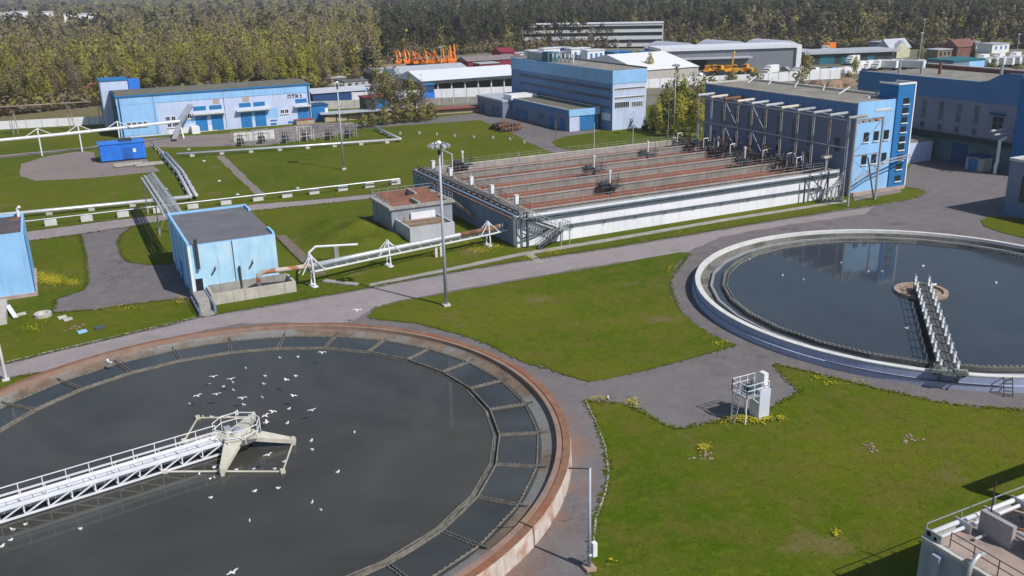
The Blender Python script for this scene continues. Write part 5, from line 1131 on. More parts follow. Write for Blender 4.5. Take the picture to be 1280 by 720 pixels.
for i, (x_, y_) in enumerate(((80.5, 243.5), (83, 242.8))):
    bn = thing('waste_bin', ('left', 'right')[i]+' one of two green waste bins standing by the path under the bushes', 'bin', (x_, y_, 0), 'green waste bins by the path')
    MB().box(x_-.75, x_+.75, y_-.6, y_+.6, .2, 1.6).build('body', mat('green_bin', (.05, .3, .24), rough=.5) if 'green_bin' not in MATS else MATS['green_bin'], bn); MB().box(x_-.8, x_+.8, y_-.65, y_+.65, 1.6, 1.8).build('lid', MATS['green_bin'], bn)
def gable(name, label, cat, x0, x1, y0, y1, h, hr, wm, rm, axis='x', over=.4):
    t = thing(name, label, cat, ((x0+x1)/2, (y0+y1)/2, 0)); MB().box(x0, x1, y0, y1, 0, h).build('wall', wm, t)
    if axis == 'x':
        ym = (y0+y1)/2; MB().xprism([(y0-over, h-.05), (y1+over, h-.05), (ym, h+hr)], x0-over, x1+over).build('roof', rm, t)
    else:
        xm = (x0+x1)/2; MB().yprism([(x0-over, h-.05), (x1+over, h-.05), (xm, h+hr)], y0-over, y1+over).build('roof', rm, t)
    return t
# pale roofed open hall
h_ = thing('open_hall', 'wide low hall with pale sheet roof and open dark bays behind the white fence', 'hall', (125, 285, 0))
MB().box(114, 150, 295, 312, 0, 5.0).build('wall', mat('hall_shade_black', (.05, .05, .055)), h_)  # solid near-black block stands for the shade inside the open bays
MB().xprism([(291.5, 4.8), (291.5, 5.3), (304, 7.9), (316, 5.3), (316, 4.8)], 113, 152).build('roof', roof_white, h_)
MB().xprism([(291.1, 4.3), (291.1, 5.35), (291.6, 5.35), (291.6, 4.3)], 112.8, 152.2).build('fascia', steel_dark, h_)
for x_ in range(114, 152, 5): MB().box(x_-.2, x_+.2, 292, 292.4, 0, 4.8).build('column', offwhite, h_)
h2_ = gable('grey_shed', 'long grey roofed shed with skylights behind the pale roofed hall', 'shed', 110, 146, 325, 345, 5, 2, steel_dark, steel_roof)
tag(MB().lathe((111, 318), [(0.02, 7.6), (2, 7.6), (2, 4), (2, 3.4), (.5, 3.2), (.5, 0)], 16).build('water_tank', door_blue, org=(111, 318, 0)), 'round blue water tank on a stem beside the pale roofed hall', 'tank')
m_ = gable('maroon_house', 'maroon house with a grey roof left of the tall blue building', 'house', 166, 190, 372, 384, 4, 1.6, red, mat('grey_maroon_roof', (.24, .2, .2)))
m2 = gable('maroon_house', 'small maroon roof house standing behind the grey roofed maroon house', 'house', 192, 199, 392, 402, 5.5, 1.8, red, red)
m3 = gable('red_hut', 'dark red hut half hidden behind the left end of the long light blue building', 'hut', 13, 30, 350, 360, 4.5, 3, red, red_brown, 'y')
m4 = gable('garden_hut', 'small white gabled hut at the edge of the woods above the long light blue building', 'hut', 86, 91, 345, 350, 3, 1.6, offwhite, white)
m5 = gable('garden_hut', 'grey roofed garden hut among the trees above the long light blue building', 'hut', 68, 74, 352, 357, 3, 1.6, wood, steel_roof)
m6 = gable('grey_shed', 'small dark shed with a blue gable left of the kiosk with red roof edge', 'shed', 78, 96, 300, 306, 3, 1.4, navy, steel_roof)
m7 = gable('wooden_shed', 'low brownish shed at the foot of the bushes near the orange excavators', 'shed', 128, 138, 372, 379, 3, 1.5, brick, wood)
# white tent hall
tt = gable('tent_hall', 'big bright white tent hall with greyish walls right of the tall blue building', 'tent', 196, 222, 284, 330, 4.6, 4.4, mat('beige_tent_wall', (.45, .42, .38), var=.06), white, 'x')
# large grey hall
bh = thing('warehouse_hall', 'long grey warehouse with a bright white roof edge in the background at right of centre', 'warehouse', (262, 310, 0))
MB().prism([(228, 316), (283, 296), (289, 312), (234, 332)], 0, 8).build('wall', mat('grey_sheet_wall', (.2, .21, .24), var=.05), bh)
MB().prism([(227, 315.4), (283.6, 295), (290, 313), (233, 333)], 8, 9.2).build('roof', roof_white, bh)
MB().prism([(229, 312), (262, 300), (263.5, 304), (230.5, 316)], 4.6, 5.2).build('canopy', steel_roof, bh)
MB().prism([(240, 311.3), (246, 309.2), (246.2, 309.6), (240.2, 311.8)], 0, 4.4).build('gate', black, bh)
MB().prism([(281.5, 295.5), (283.5, 294.8), (283.8, 295.8), (281.8, 296.5)], 0, 8).build('corner_strip', white, bh)
for i, (x_, y_) in enumerate(((263, 346), (286, 338), (305, 326))):
    mb = MB(); k = 12; prof = [(x_-8+16*j/k, 5.6+2.9*sin(pi*j/k)) for j in range(k+1)]; mb.yprism(prof[::-1], y_, y_+22)
    sh = tag(mb.build('arched_hangar', mat('lilac_grey_roof', (.42, .43, .5), var=.05) if 'lilac_grey_roof' not in MATS else MATS['lilac_grey_roof'], org=(x_, y_, 0)), 'arched grey hangar roof behind the long grey warehouse, %s from the left' % ORDN[i], 'hangar', 'arched hangars')
    bx = MB().box(x_-7.6, x_+7.6, y_+.3, y_+21.7, 0, 5.7).build('wall', MATS['grey_sheet_wall'], sh)
# white building with strip windows
wb = thing('office_block', 'long white three storey block with dark window bands seen through the pine trees', 'building', (284, 462, 0))
A_, B_ = Vector((252, 486, 0)), Vector((318, 440, 0)); u_ = (B_-A_).normalized(); nn_ = Vector((-u_.y, u_.x, 0))
def ob(mb, s0, s1, d0, d1, z0, z1): mb.prism([tuple((A_+u_*s+nn_*d)[:2]) for s, d in ((s0, d0), (s1, d0), (s1, d1), (s0, d1))], z0, z1); return mb
LW = (B_-A_).length
ob(MB(), 0, LW, 0, 14, 0, 12.6).build('wall', white, wb)
for z in (2.2, 6.2, 9.8): ob(MB(), .5, LW-.5, -.15, .5, z, z+1.7).build('window_band', glass, wb)
ob(MB(), -.3, LW+.3, -.3, 14.3, 12.6, 13.0).build('roof', roof_white, wb)
for i, (u, v, w_, h_) in enumerate(((12, 33, 14, 6), (28, 33, 16, 8), (58, 33, 18, 7), (98, 37, 20, 6), (118, 36, 8, 5))):
    x_, y_ = G(u, v+4); t = thing('far_house', 'white block far behind the woods at upper left, %s from the left' % ORDN[i], 'building', (x_, y_, 0), 'far white blocks')
    MB().box(x_-w_/2, x_+w_/2, y_, y_+10, 0, 13+h_*.6).build('wall', white, t); MB().box(x_-w_/2-.3, x_+w_/2+.3, y_-.3, y_+10.3, 13+h_*.6, 14+h_*.6).build('roof', steel_roof, t)
# small sheds and cabins crowding the yards
shn = 0
for u, v, w_, dp, h_, wm, rm in ((655, 76, 9, 6, 3.5, white, steel_roof), (672, 77, 8, 6, 5, white, roof_white), (690, 77, 9, 5, 6, white, roof_white), (708, 78, 8, 5, 4.5, white, steel_roof), (726, 79, 10, 6, 6.5, white, roof_white), (745, 80, 9, 6, 6, white, roof_white), (700, 70, 12, 6, 4, navy, steel_roof), (778, 76, 10, 8, 4, deep_blue, deep_blue), (800, 82, 7, 6, 4, steel_dark, steel_roof), (822, 75, 12, 8, 4, concrete_pale, steel_roof), (843, 82, 8, 6, 4.5, grey_plaster, roof_white), (612, 90, 9, 7, 3.5, red, steel_roof), (640, 80, 8, 6, 4, white, red_brown), (1000, 74, 10, 8, 4, white, steel_roof), (1112, 66, 12, 8, 5, grey_plaster, steel_roof), (1180, 74, 9, 7, 4, wood, steel_roof), (1212, 62, 14, 8, 3.5, concrete_pale, steel_roof), (1250, 66, 12, 8, 4, white, steel_roof), (1175, 88, 6, 5, 3, offwhite, roof_white), (420, 108, 8, 6, 3, wood, steel_roof), (446, 112, 9, 6, 3, concrete_pale, roof_grey), (466, 118, 8, 5, 3, white, steel_roof)):
    x_, y_ = G(u, v); t = thing('storage_shed', 'small flat roofed shed in the background yards, %s as the sheds were counted across' % ORDN[min(shn, 19)] if False else '%s shed with a flat roof in the crowded background yards behind the site' % {'white_paint': 'white', 'navy_sheet': 'navy', 'strong_blue_plaster': 'blue', 'dark_painted_steel': 'dark', 'pale_concrete': 'pale concrete', 'grey_blue_plaster': 'grey', 'maroon_sheet': 'maroon', 'weathered_wood': 'brown wooden', 'dull_white_paint': 'dull white'}[wm.name], 'shed', (x_, y_, 0), 'background sheds, '+wm.name.replace('_', ' ')); shn += 1
    MB().box(x_-w_/2, x_+w_/2, y_, y_+dp, 0, h_).build('wall', wm, t); MB().box(x_-w_/2-.3, x_+w_/2+.3, y_-.3, y_+dp+.3, h_, h_+.3).build('roof', rm, t)
    for k in (-.28, .02, .3): MB().box(x_+w_*k-.6, x_+w_*k+.6, y_-.06, y_+.1, h_*.4, h_*.8).build('window', door_blue if wm in (white, offwhite) else glass, t)
x_, y_ = G(1062, 107); mb = MB()
for k in range(12): mb.ico((x_+random.gauss(0, 5), y_+random.gauss(0, 3), 0), random.uniform(2, 4.5), random.uniform(2, 4), random.uniform(1, 2.6), 0, 9, 6)
tag(mb.build('earth_heap', mat('brown_dug_earth', (.3, .2, .13), var=.3), org=(x_, y_, 0)), 'brown heaps of dug earth behind the roof of the blower house', 'earth heap')
tag(MB().box(248, 268, 356, 362, 0, 4.2).box(247.5, 268.5, 355.5, 362.5, 4.2, 4.6).build('blue_shed', deep_blue, org=(258, 356, 0)), 'dark blue flat shed behind the white tent hall', 'shed')
for i, (x_, y_, mt) in enumerate(((186, 302, white), (191, 306, bright_blue), (183, 312, offwhite), (189, 316, white))):
    t = thing('parked_van', ('white', 'blue', 'dull white', 'small white')[i]+' van parked behind the far right corner of the tall blue building', 'van', (x_, y_, 0), 'vans behind the tall blue building')
    MB().xprism([(y_-2.6, .5), (y_-2.6, 1.5), (y_-2, 2.5), (y_+2.6, 2.6), (y_+2.6, .5)], x_-1, x_+1).build('body', mt, t)
    MB().box(x_-.9, x_+.9, y_-2.5, y_-2.0, 1.55, 2.3).build('windscreen', glass, t)
    for sx in (-1, 1):
        for sy in (-1.7, 1.7): MB().tube([(x_+sx-.1, y_+sy, .42), (x_+sx+.1, y_+sy, .42)], .42, 10).build('wheel', black, t)

# ------------------------------------------------------------------ machines
ex = thing('excavator', 'orange excavator with raised boom', 'excavator', (0, 0, 0), 'orange excavators parked in the yard')
for s in (-1.1, 1.1): MB().xprism([(-2.1, .3), (-1.7, 0), (1.7, 0), (2.1, .3), (2.1, .7), (1.7, 1), (-1.7, 1), (-2.1, .7)], s-.35, s+.35).build('track', black, ex)
MB().xprism([(-2.2, 1.15), (1.4, 1.15), (1.4, 2.3), (-1.8, 2.6), (-2.2, 2.2)], -1.4, 1.4).build('body', orange, ex)
c_ = MB().box(-1.4, -.3, .2, 1.7, 2.3, 3.4).build('cab', orange, ex); MB().box(-1.43, -.27, .3, 1.73, 2.5, 3.2).build('cab_window', glass, c_)
MB().bar((.3, 1.0, 2.2), (.3, 3.4, 6.4), .55, .7).bar((.3, 3.3, 6.3), (.3, 5.4, 7.4), .5, .6).build('boom', orange, ex)
MB().bar((.3, 5.2, 7.5), (.3, 6.6, 3.6), .4, .5).build('arm', orange, ex)
MB().xprism([(6.3, 3.7), (7.2, 3.4), (7.0, 2.3), (5.8, 2.2), (5.7, 2.9)], -.4, 1.0).build('bucket', steel_dark, ex)
EX = [(497, 82, .3, .8), (502, 81, .5, .85), (508, 82, .35, .9), (514, 81.5, .6, .9), (519, 82, .4, .85), (525, 81, 2.9, .8), (530, 82, 1.2, .8), (535, 81, .5, .85), (540, 82, -.2, .85), (545, 81, 1.6, .8), (550, 82, .9, .8), (555, 81.5, .2, .95), (560, 82, -.1, 1.05), (564, 82, .2, 1.15), (568, 81.5, .1, 1.2), (572, 82, .7, .8)]
exn = 0
for u, v, rz, s_ in EX:
    x_, y_ = G(u, v); lab = 'orange excavator with raised boom in the yard beyond the grey shed, %s from the left' % ORDN[exn]
    o = ex if exn == 0 else dup(ex, (0, 0, 0)); place(o, (x_, y_, 0), rz-.5, s_); o['label'] = lab; exn += 1
ld_ = thing('wheel_loader', 'yellow wheel loader', 'loader', (0, 0, 0), 'yellow loaders in front of the grey warehouse')
MB().xprism([(-3, .8), (-3, 2.0), (-1, 2.2), (1.6, 1.7), (1.6, .8)], -1.1, 1.1).build('body', yellow, ld_); cb_ = MB().box(-.8, .8, -1.0, .6, 2.1, 3.3).build('cab', yellow, ld_); MB().box(-.83, .83, -.9, .5, 2.5, 3.1).build('cab_window', glass, cb_)
for sx in (-1.2, 1.2):
    for sy in (-1.9, 1.3): MB().tube([(sx-.3, sy, .75), (sx+.3, sy, .75)], .75, 12).build('wheel', black, ld_)
MB().bar((0, 1.4, 1.4), (0, 3.2, .9), 1.2, .3).build('lift_arm', yellow, ld_); MB().xprism([(3.0, .2), (4.2, .1), (3.4, 1.5), (3.0, 1.4)], -1.4, 1.4).build('bucket', steel_dark, ld_)
for i, (u, v, rz) in enumerate(((858, 93, .5), (884, 94, 2.2), (892, 93.5, 1.3), (900, 94, .2), (909, 94, 2.), (917, 93.5, 1.0), (931, 92.5, .4))):
    x_, y_ = G(u, v); o = ld_ if i == 0 else dup(ld_, (0, 0, 0)); place(o, (x_, y_, 0), rz, 1.15); o['label'] = 'yellow wheel loader in the yard before the grey warehouse, %s from the left' % ORDN[i]
tag(MB().bar((247.5, 296, 0), (248.8, 296, 7.5), .5).bar((248.8, 296, 7.4), (250, 297, 8.0), .4).build('crane_boom', yellow, org=(247.5, 296, 0)), 'upright yellow crane boom among the yellow loaders', 'crane')

# blue pillared warehouse, houses, lorries at the right
wh = thing('blue_warehouse', 'low warehouse with a whitish roof and blue gates at the upper right', 'warehouse', (308, 296, 0))
MB().prism([(293, 300), (330, 289), (334, 303), (297, 314)], 0, 4.4).build('wall', steel_dark, wh); MB().prism([(290, 299.5), (332, 287), (336.5, 303), (295, 315.5)], 4.4, 5.4).build('roof', steel_roof, wh)
for s0, s1 in ((.12, .3), (.38, .46), (.7, .78)): P0, P1 = Vector((293, 300)), Vector((330, 289)); a_ = P0.lerp(P1, s0); b_ = P0.lerp(P1, s1); MB().bar((*a_, 1.8), (*b_, 1.8), .3, 3.6).build('gate', teal, wh)
ho = gable('country_house', 'house with a grey roof and a pale yellow front gable at the upper right', 'house', 343, 356, 302, 310, 4.2, 4.0, mat('pale_yellow_wall', (.6, .58, .4)), steel_roof)
MB().yprism([(345, 4), (353, 4), (349, 7.6)], 300.5, 303).build('gable_roof', steel_roof, ho); MB().yprism([(345.6, 0), (352.4, 0), (352.4, 4), (349, 7.0), (345.6, 4)], 300.2, 300.6).build('gable_wall', MATS['pale_yellow_wall'], ho)
gable('brown_house', 'plain brown house with a dark roof left of the white lorries at the right', 'house', 366, 378, 285, 293, 4.6, 3.2, brick, brick)
bg_ = thing('utility_building', 'small blue grey building with a light end wall behind the roof of the dusky hall', 'building', (297, 222, 0))
MB().box(280, 296, 219, 230, 0, 7).build('wall', grey_plaster, bg_); panel(bg_, 'end_wall', light_blue, 'S', 219, 288, 296, .2, 6.8, .08); MB().box(279.7, 296.3, 218.7, 230.3, 7, 7.5).build('roof', teal, bg_)
tk = thing('box_lorry', 'white box lorry', 'lorry', (0, 0, 0), 'white lorries parked in the yards')
MB().box(-1.25, 1.25, -3.6, 3.2, 1.0, 3.7).build('cargo_box', white, tk); cbb = MB().xprism([(3.3, .7), (3.3, 2.9), (4.3, 2.9), (5.0, 1.9), (5.0, .7)], -1.15, 1.15).build('cab', white, tk); MB().box(-1.17, 1.17, 4.0, 4.75, 1.75, 2.6).build('windscreen', glass, cbb)
MB().box(-.9, .9, -3.5, 4.8, .6, .98).build('chassis', steel_dark, tk)
for sx in (-1.05, 1.05):
    for sy in (-2.4, 4.0): MB().tube([(sx-.2, sy, .5), (sx+.2, sy, .5)], .5, 10).build('wheel', black, tk)
LX = [(1075, 87, 1.9), (1086, 86, 1.9), (1098, 85.5, 1.95), (1110, 86, .3), (1122, 85, .3), (1132, 85.5, .4), (1144, 86, .3), (1156, 85, .3), (1166, 85, .2), (1066, 79, 1.9), (1224, 84, .3), (1234, 83, .3), (1244, 82, .25), (1254, 82, .3), (1263, 81, .3), (1272, 80, .3), (1279, 80, .3), (1228, 78, 1.9), (1248, 76, 1.9), (1268, 75, 1.9), (700, 84, 1.9), (722, 86, 1.9), (668, 76, 1.2), (964, 92, 1.9), (1000, 94, 1.9)]
for i, (u, v, rz) in enumerate(LX):
    x_, y_ = G(u, v+1.5); o = tk if i == 0 else dup(tk, (0, 0, 0)); place(o, (x_, y_, 0), rz, 1.0)
    o['label'] = ('white box lorry in the yard beyond the dusky hall, %s from the left' % ORDN[i] if i < 10 else 'white box lorry at the far right beyond the utility building, %s in its row' % ORDN[i-10] if i < 20 else 'white box lorry %s' % ['behind the tall blue building', 'behind the right half of the tall blue building', 'beside the site cabins', 'in front of the right end of the grey warehouse', 'left of the blue gated warehouse'][i-20])
ot = dup(tk, (*G(1036, 66), 0), 2., 'orange box lorry parked behind the blue gated warehouse', 1.3)
for ch in ot.children:
    if ch.name.startswith('cargo'): ch.data = ch.data.copy(); ch.data.materials.clear(); ch.data.materials.append(orange)
cr_ = None
for i, (u, v, mt) in enumerate(sorted(((1005, 90, 'red'), (1020, 89, 'white'), (1040, 88, 'blue'), (1058, 88, 'white'), (982, 88, 'grey'), (655, 88, 'white'), (678, 90, 'blue'), (742, 92, 'white'), (760, 91, 'grey'), (875, 96, 'white'), (945, 97, 'grey'), (1110, 79, 'white'), (1126, 78, 'grey')))):
    x_, y_ = G(u, v); cm = {'red': red, 'white': white, 'blue': door_blue, 'grey': steel}[mt]
    o = thing('parked_car', '%s car parked in the background yards, %s from the left of the parked cars' % (mt, ORDN[i]), 'car', (x_, y_, 0), 'cars in the background yards')
    MB().xprism([(y_-2.1, .3), (y_-2.1, .8), (y_-1.2, .9), (y_-.6, 1.45), (y_+1.1, 1.45), (y_+1.8, .95), (y_+2.1, .9), (y_+2.1, .3)], x_-.85, x_+.85).build('body', cm, o)
    MB().box(x_-.87, x_+.87, y_-.5, y_+1.0, .98, 1.34).build('side_windows', glass, o)
    for sx in (-.8, .8):
        for sy in (-1.3, 1.3): MB().tube([(x_+sx-.1, y_+sy, .32), (x_+sx+.1, y_+sy, .32)], .32, 8).build('wheel', black, o)
for i, (u, v, h_) in enumerate(((1148, 82, 13), (1152, 60, 14), (552, 84, 9), (772, 80, 9), (1270, 72, 10))):
    x_, y_ = G(u, v); tag(MB().tube([(x_, y_, 0), (x_, y_, h_)], .14, 6).bar((x_-1, y_, h_), (x_+1, y_, h_), .3).build('yard_pole', concrete_pale, org=(x_, y_, 0)), 'tall pole with a crossbar in the background yards, %s' % ['right of the yellow gabled house', 'against the woods above the yellow gable', 'among the orange excavators', 'beside the white tent hall', 'at the far right edge'][i], 'pole')
# ------------------------------------------------------------------ gulls
gf = thing('gull', 'gull', 'gull', (0, 0, 0), 'gulls floating on the left tank')
mb = MB(); mb.ico((0, 0, .1), .27, .13, .12, 0, 10, 6); mb.ico((.2, 0, .24), .1, .075, .08, 0, 8, 5); mb.tube([(.13, 0, .14), (.2, 0, .24)], .07, 6); mb.build('body', gull_white, gf, smooth=True)
mb = MB(); mb.ico((-.1, 0, .15), .24, .135, .08, 0, 8, 5); mb.build('folded_wings', gull_grey, gf, smooth=True)
MB().bar((.28, 0, .23), (.37, 0, .21), .03).build('beak', yellow, gf)
gy = thing('gull', 'gull', 'gull', (0, 0, 0), 'gulls flying over the left tank')
mb = MB(); mb.ico((0, 0, 0), .27, .1, .1, 0, 10, 6); mb.ico((.26, 0, .05), .09, .07, .075, 0, 8, 5); mb.quad((-.2, -.05, 0), (-.2, .05, 0), (-.42, .12, .01), (-.42, -.12, .01)); mb.build('body', gull_white, gy, smooth=True)
for s in (-1, 1):
    mb = MB(); W_ = [(.12, .05, .04), (.16, .3, .2), (.02, .65, .16), (-.06, .72, .13), (-.1, .62, .15), (-.08, .3, .19), (-.12, .05, .04)]
    mb.poly([(x_, s*y_, z_) for x_, y_, z_ in W_]).poly([(x_, s*y_, z_-.015) for x_, y_, z_ in W_[::-1]]); mb.build('wing', gull_white, gy)
def spot(u, v):
    du, dv = u-303, v-548
    if v < 505: return 'behind the star platform'
    if u > 375: return 'right of the star platform'
    if u < 200: return 'left of the star platform'
    if v > 600: return 'in front of the star platform'
    return 'close round the star platform'
FLOAT = [(307, 460), (262, 480), (279, 483), (291, 478), (292, 488), (305, 506), (295, 515), (330, 480), (370, 470), (328, 497), (361, 511), (359, 529), (443, 540), (245, 577), (220, 590), (249, 592), (263, 598), (263, 622), (268, 584), (268, 597), (295, 587), (317, 586), (318, 614), (312, 651), (100, 661), (32, 655), (16, 662), (13, 675), (2, 683), (389, 551), (390, 562), (422, 590), (348, 610), (390, 628), (401, 637), (343, 586), (254, 521), (265, 521), (279, 521), (286, 521), (296, 518), (355, 577), (237, 505), (350, 447), (372, 446), (331, 470)]
n_ = 0
for u, v in FLOAT:
    x_, y_ = G(u, v, .85); lab = 'small white gull floating on the dark water '+spot(u, v)
    o = gf if n_ == 0 else dup(gf, (0, 0, 0)); place(o, (x_, y_, WZ-.03), random.uniform(0, 6.28), random.uniform(.5, .68)); o['label'] = lab; o['group'] = 'gulls floating on the left tank, '+spot(u, v); n_ += 1
FLY = [(267, 471, 1.9), (289, 474, 2.2), (247, 495, 2.), (271, 493, 2.), (303, 498, 1.8), (358, 475, 2.1), (367, 495, 1.9), (390, 513, 1.8), (403, 441, 2.2), (332, 520, 3.0), (291, 716, 3.5), (335, 569, 2.3), (333, 528, 3.), (341, 515, 2.6)]
n_ = 0
for u, v, z in FLY:
    x_, y_ = G(u, v, z); o = gy if n_ == 0 else dup(gy, (0, 0, 0)); place(o, (x_, y_, z), random.uniform(0, 6.28), .6); o['label'] = 'white gull flying with spread wings low over the water '+spot(u, v); o['group'] = 'gulls flying over the left tank, '+spot(u, v); n_ += 1
x_, y_ = G(137, 455, 1.45); dup(gf, (x_, y_, 1.44), 2., 'white gull perched on the rusty rim of the left tank at its far left', 1.5, 'gulls on the rim')
x_, y_ = G(447, 388, 1.5); dup(gy, (x_, y_, 1.5), 1., 'white gull flying over the road beyond the left tank', .8, 'gull over the road')
x_, y_ = G(760, 497, .2); dup(gf, (x_, y_, .1), 1., 'white bird standing at the edge of the lower lawn', .8, 'gull on the lawn')
for i, (u, v) in enumerate(((937, 325), (978, 345), (1004, 350), (1051, 329), (1085, 340), (1102, 340), (1154, 333), (1245, 354), (1133, 411))):
    x_, y_ = G(u, v, .64); dup(gf, (x_, y_, .62), random.uniform(0, 6), 'tiny white gull floating on the bluish right tank, %s from the left' % ORDN[[0, 1, 2, 3, 4, 5, 7, 8, 6][i]], .8, 'gulls floating on the right tank')

# ------------------------------------------------------------------ ground cover
def scatter(name, label, n, pts_fn, m, tri_fn):
    V_ = []; F_ = []
    for _ in range(n):
        p = pts_fn()
        if p is None: continue
        k = len(V_); vs = tri_fn(*p); V_ += vs; F_.append(tuple(range(k, k+len(vs))))
    me = bpy.data.meshes.new(name); me.from_pydata(V_, [], F_); me.materials.append(m); me.update()
    o = bpy.data.objects.new(name, me); COL.objects.link(o); return tag(o, label, 'ground cover', kind='stuff')
flower = mat('dandelion_yellow', (.5, .43, .02), rough=.8, var=.25, scale=2)
CLUMPS = [(65, 351, 15, 2.6, 1500), (50, 345, 9, 2, 300), (92, 354, 8, 2, 260), (600, 314, 20, 2., 260), (585, 305, 12, 1.5, 100), (620, 309, 10, 1.6, 120), (540, 318, 8, 1.5, 70), (664, 323, 8, 1.6, 90), (692, 315, 14, 2, 160), (945, 526, 16, 2.2, 230), (925, 524, 12, 2.5, 90), (958, 524, 6, 1.5, 120), (975, 525, 8, 1.5, 60), (905, 526, 8, 3, 60), (880, 561, 7, 2.6, 110), (752, 499, 14, 1.2, 50), (790, 503, 10, 1.6, 60), (795, 508, 5, 1.4, 40), (1045, 668, 4, 2, 25), (40, 412, 14, 2, 80), (55, 400, 12, 2, 60), (150, 386, 30, 2, 110), (225, 376, 6, 3, 60), (900, 430, 10, 2, 60), (1020, 473, 10, 2, 40), (1040, 480, 12, 2, 40), (838, 337, 3, 2, 20), (1018, 261, 8, 1.3, 60), (985, 265, 30, 1.5, 50), (850, 291, 6, 1, 20), (1070, 478, 14, 2, 30), (764, 704, 6, 3, 20)]
tot = sum(c[4] for c in CLUMPS); cum = np.cumsum([c[4] for c in CLUMPS])
def fpt():
    c = CLUMPS[int(np.searchsorted(cum, random.random()*tot))]
    x_, y_ = G(random.gauss(c[0], c[2]*.55), random.gauss(c[1], c[3]*1.1)); return (x_, y_, random.uniform(.1, .3))
def ftri(x_, y_, z_):
    s = random.uniform(.03, .085); t = random.uniform(0, 6)
    return [(x_+s*cos(t+k*pi/2), y_+s*sin(t+k*pi/2), z_+random.uniform(-.03, .03)) for k in range(4)]
scatter('dandelions', 'clumps of yellow dandelions scattered along the lawns', 5400, fpt, flower, ftri)
tuft_m = leaf('grass_tufts', (.1, .135, .018), (.14, .16, .03), .5)
def inpoly(x_, y_, P_):
    c = False; j = len(P_)-1
    for i in range(len(P_)):
        if (P_[i][1] > y_) != (P_[j][1] > y_) and x_ < (P_[j][0]-P_[i][0])*(y_-P_[i][1])/(P_[j][1]-P_[i][1])+P_[i][0]: c = not c
        j = i
    return c
LAWN1 = gp((462, 398), (500, 378), (640, 353), (862, 317), (838, 372), (918, 432), (735, 477), (640, 446), (520, 404))
LAWN2 = gp((735, 505), (800, 515), (850, 538), (900, 528), (1000, 492), (1005, 468), (1280, 516), (1280, 575), (1200, 606), (1150, 665), (1085, 706), (1085, 800), (745, 800), (765, 600))
LAWN3 = gp((340, 385), (560, 343), (740, 316), (1040, 267), (1060, 254), (760, 304), (560, 341), (380, 350), (355, 360))
LAWN4 = gp((0, 378), (60, 372), (64, 394), (120, 390), (240, 375), (246, 392), (150, 416), (0, 450))
def tpt():
    while 1:
        r = random.random(); P_ = LAWN2 if r < .5 else LAWN1 if r < .75 else LAWN3 if r < .88 else LAWN4
        xs = [p[0] for p in P_]; ys = [p[1] for p in P_]
        for _ in range(40):
            x_, y_ = random.uniform(min(xs), max(xs)), random.uniform(min(ys), max(ys))
            if inpoly(x_, y_, P_): return (x_, y_, .02)
def ttri(x_, y_, z_):
    t = random.uniform(0, 6); s = random.uniform(.03, .09); h_ = random.uniform(.05, .12); a = random.uniform(0, 6)
    return [(x_-s*cos(t), y_-s*sin(t), z_), (x_+s*cos(t), y_+s*sin(t), z_), (x_+h_*1.6*cos(a), y_+h_*1.6*sin(a), z_+h_*.35)]
scatter('grass_tufts', 'short uneven grass tufts covering the near lawns', 9000, tpt, grass, ttri)

EDGES = [main, [(462, 398), (471, 385), (500, 378), (640, 353), (740, 336), (862, 317), (836, 352), (848, 388), (866, 405), (890, 420), (918, 432), (870, 446), (800, 464), (735, 477), (690, 463), (655, 453), (610, 430), (575, 418), (520, 404), (462, 398)], plaza, back]
SEG = []
for e_ in EDGES:
    P_ = gp(*e_)
    for i in range(len(P_)-1):
        if hypot(*P_[i]) < 190 and hypot(*P_[i+1]) < 190 and hypot(P_[i][0]-P_[i+1][0], P_[i][1]-P_[i+1][1]) < 40 and not (hypot(P_[i][0]-CL[0], P_[i][1]-CL[1]) < 27.5 or hypot(P_[i+1][0]-CL[0], P_[i+1][1]-CL[1]) < 27.5): SEG.append((P_[i], P_[i+1]))
sw = [hypot(a[0]-b_[0], a[1]-b_[1]) for a, b_ in SEG]
def ept():
    a, b_ = random.choices(SEG, sw)[0]; t = random.random(); j = .17
    return (a[0]+(b_[0]-a[0])*t+random.gauss(0, j), a[1]+(b_[1]-a[1])*t+random.gauss(0, j), .02)
def etri(x_, y_, z_):
    t = random.uniform(0, 6); s = random.uniform(.06, .2); a = random.uniform(0, 6)
    q = random.uniform(.02, .1); return [(x_+s*cos(t), y_+s*sin(t), q), (x_+s*.6*cos(t+1.6), y_+s*.6*sin(t+1.6), q+.01), (x_-s*cos(t), y_-s*sin(t), q+.02), (x_-s*.6*cos(t+1.6), y_-s*.6*sin(t+1.6), q)]
scatter('verge_weeds', 'ragged grass and weeds growing over the edges of the roads and lawns', 14000, ept, grass, etri)

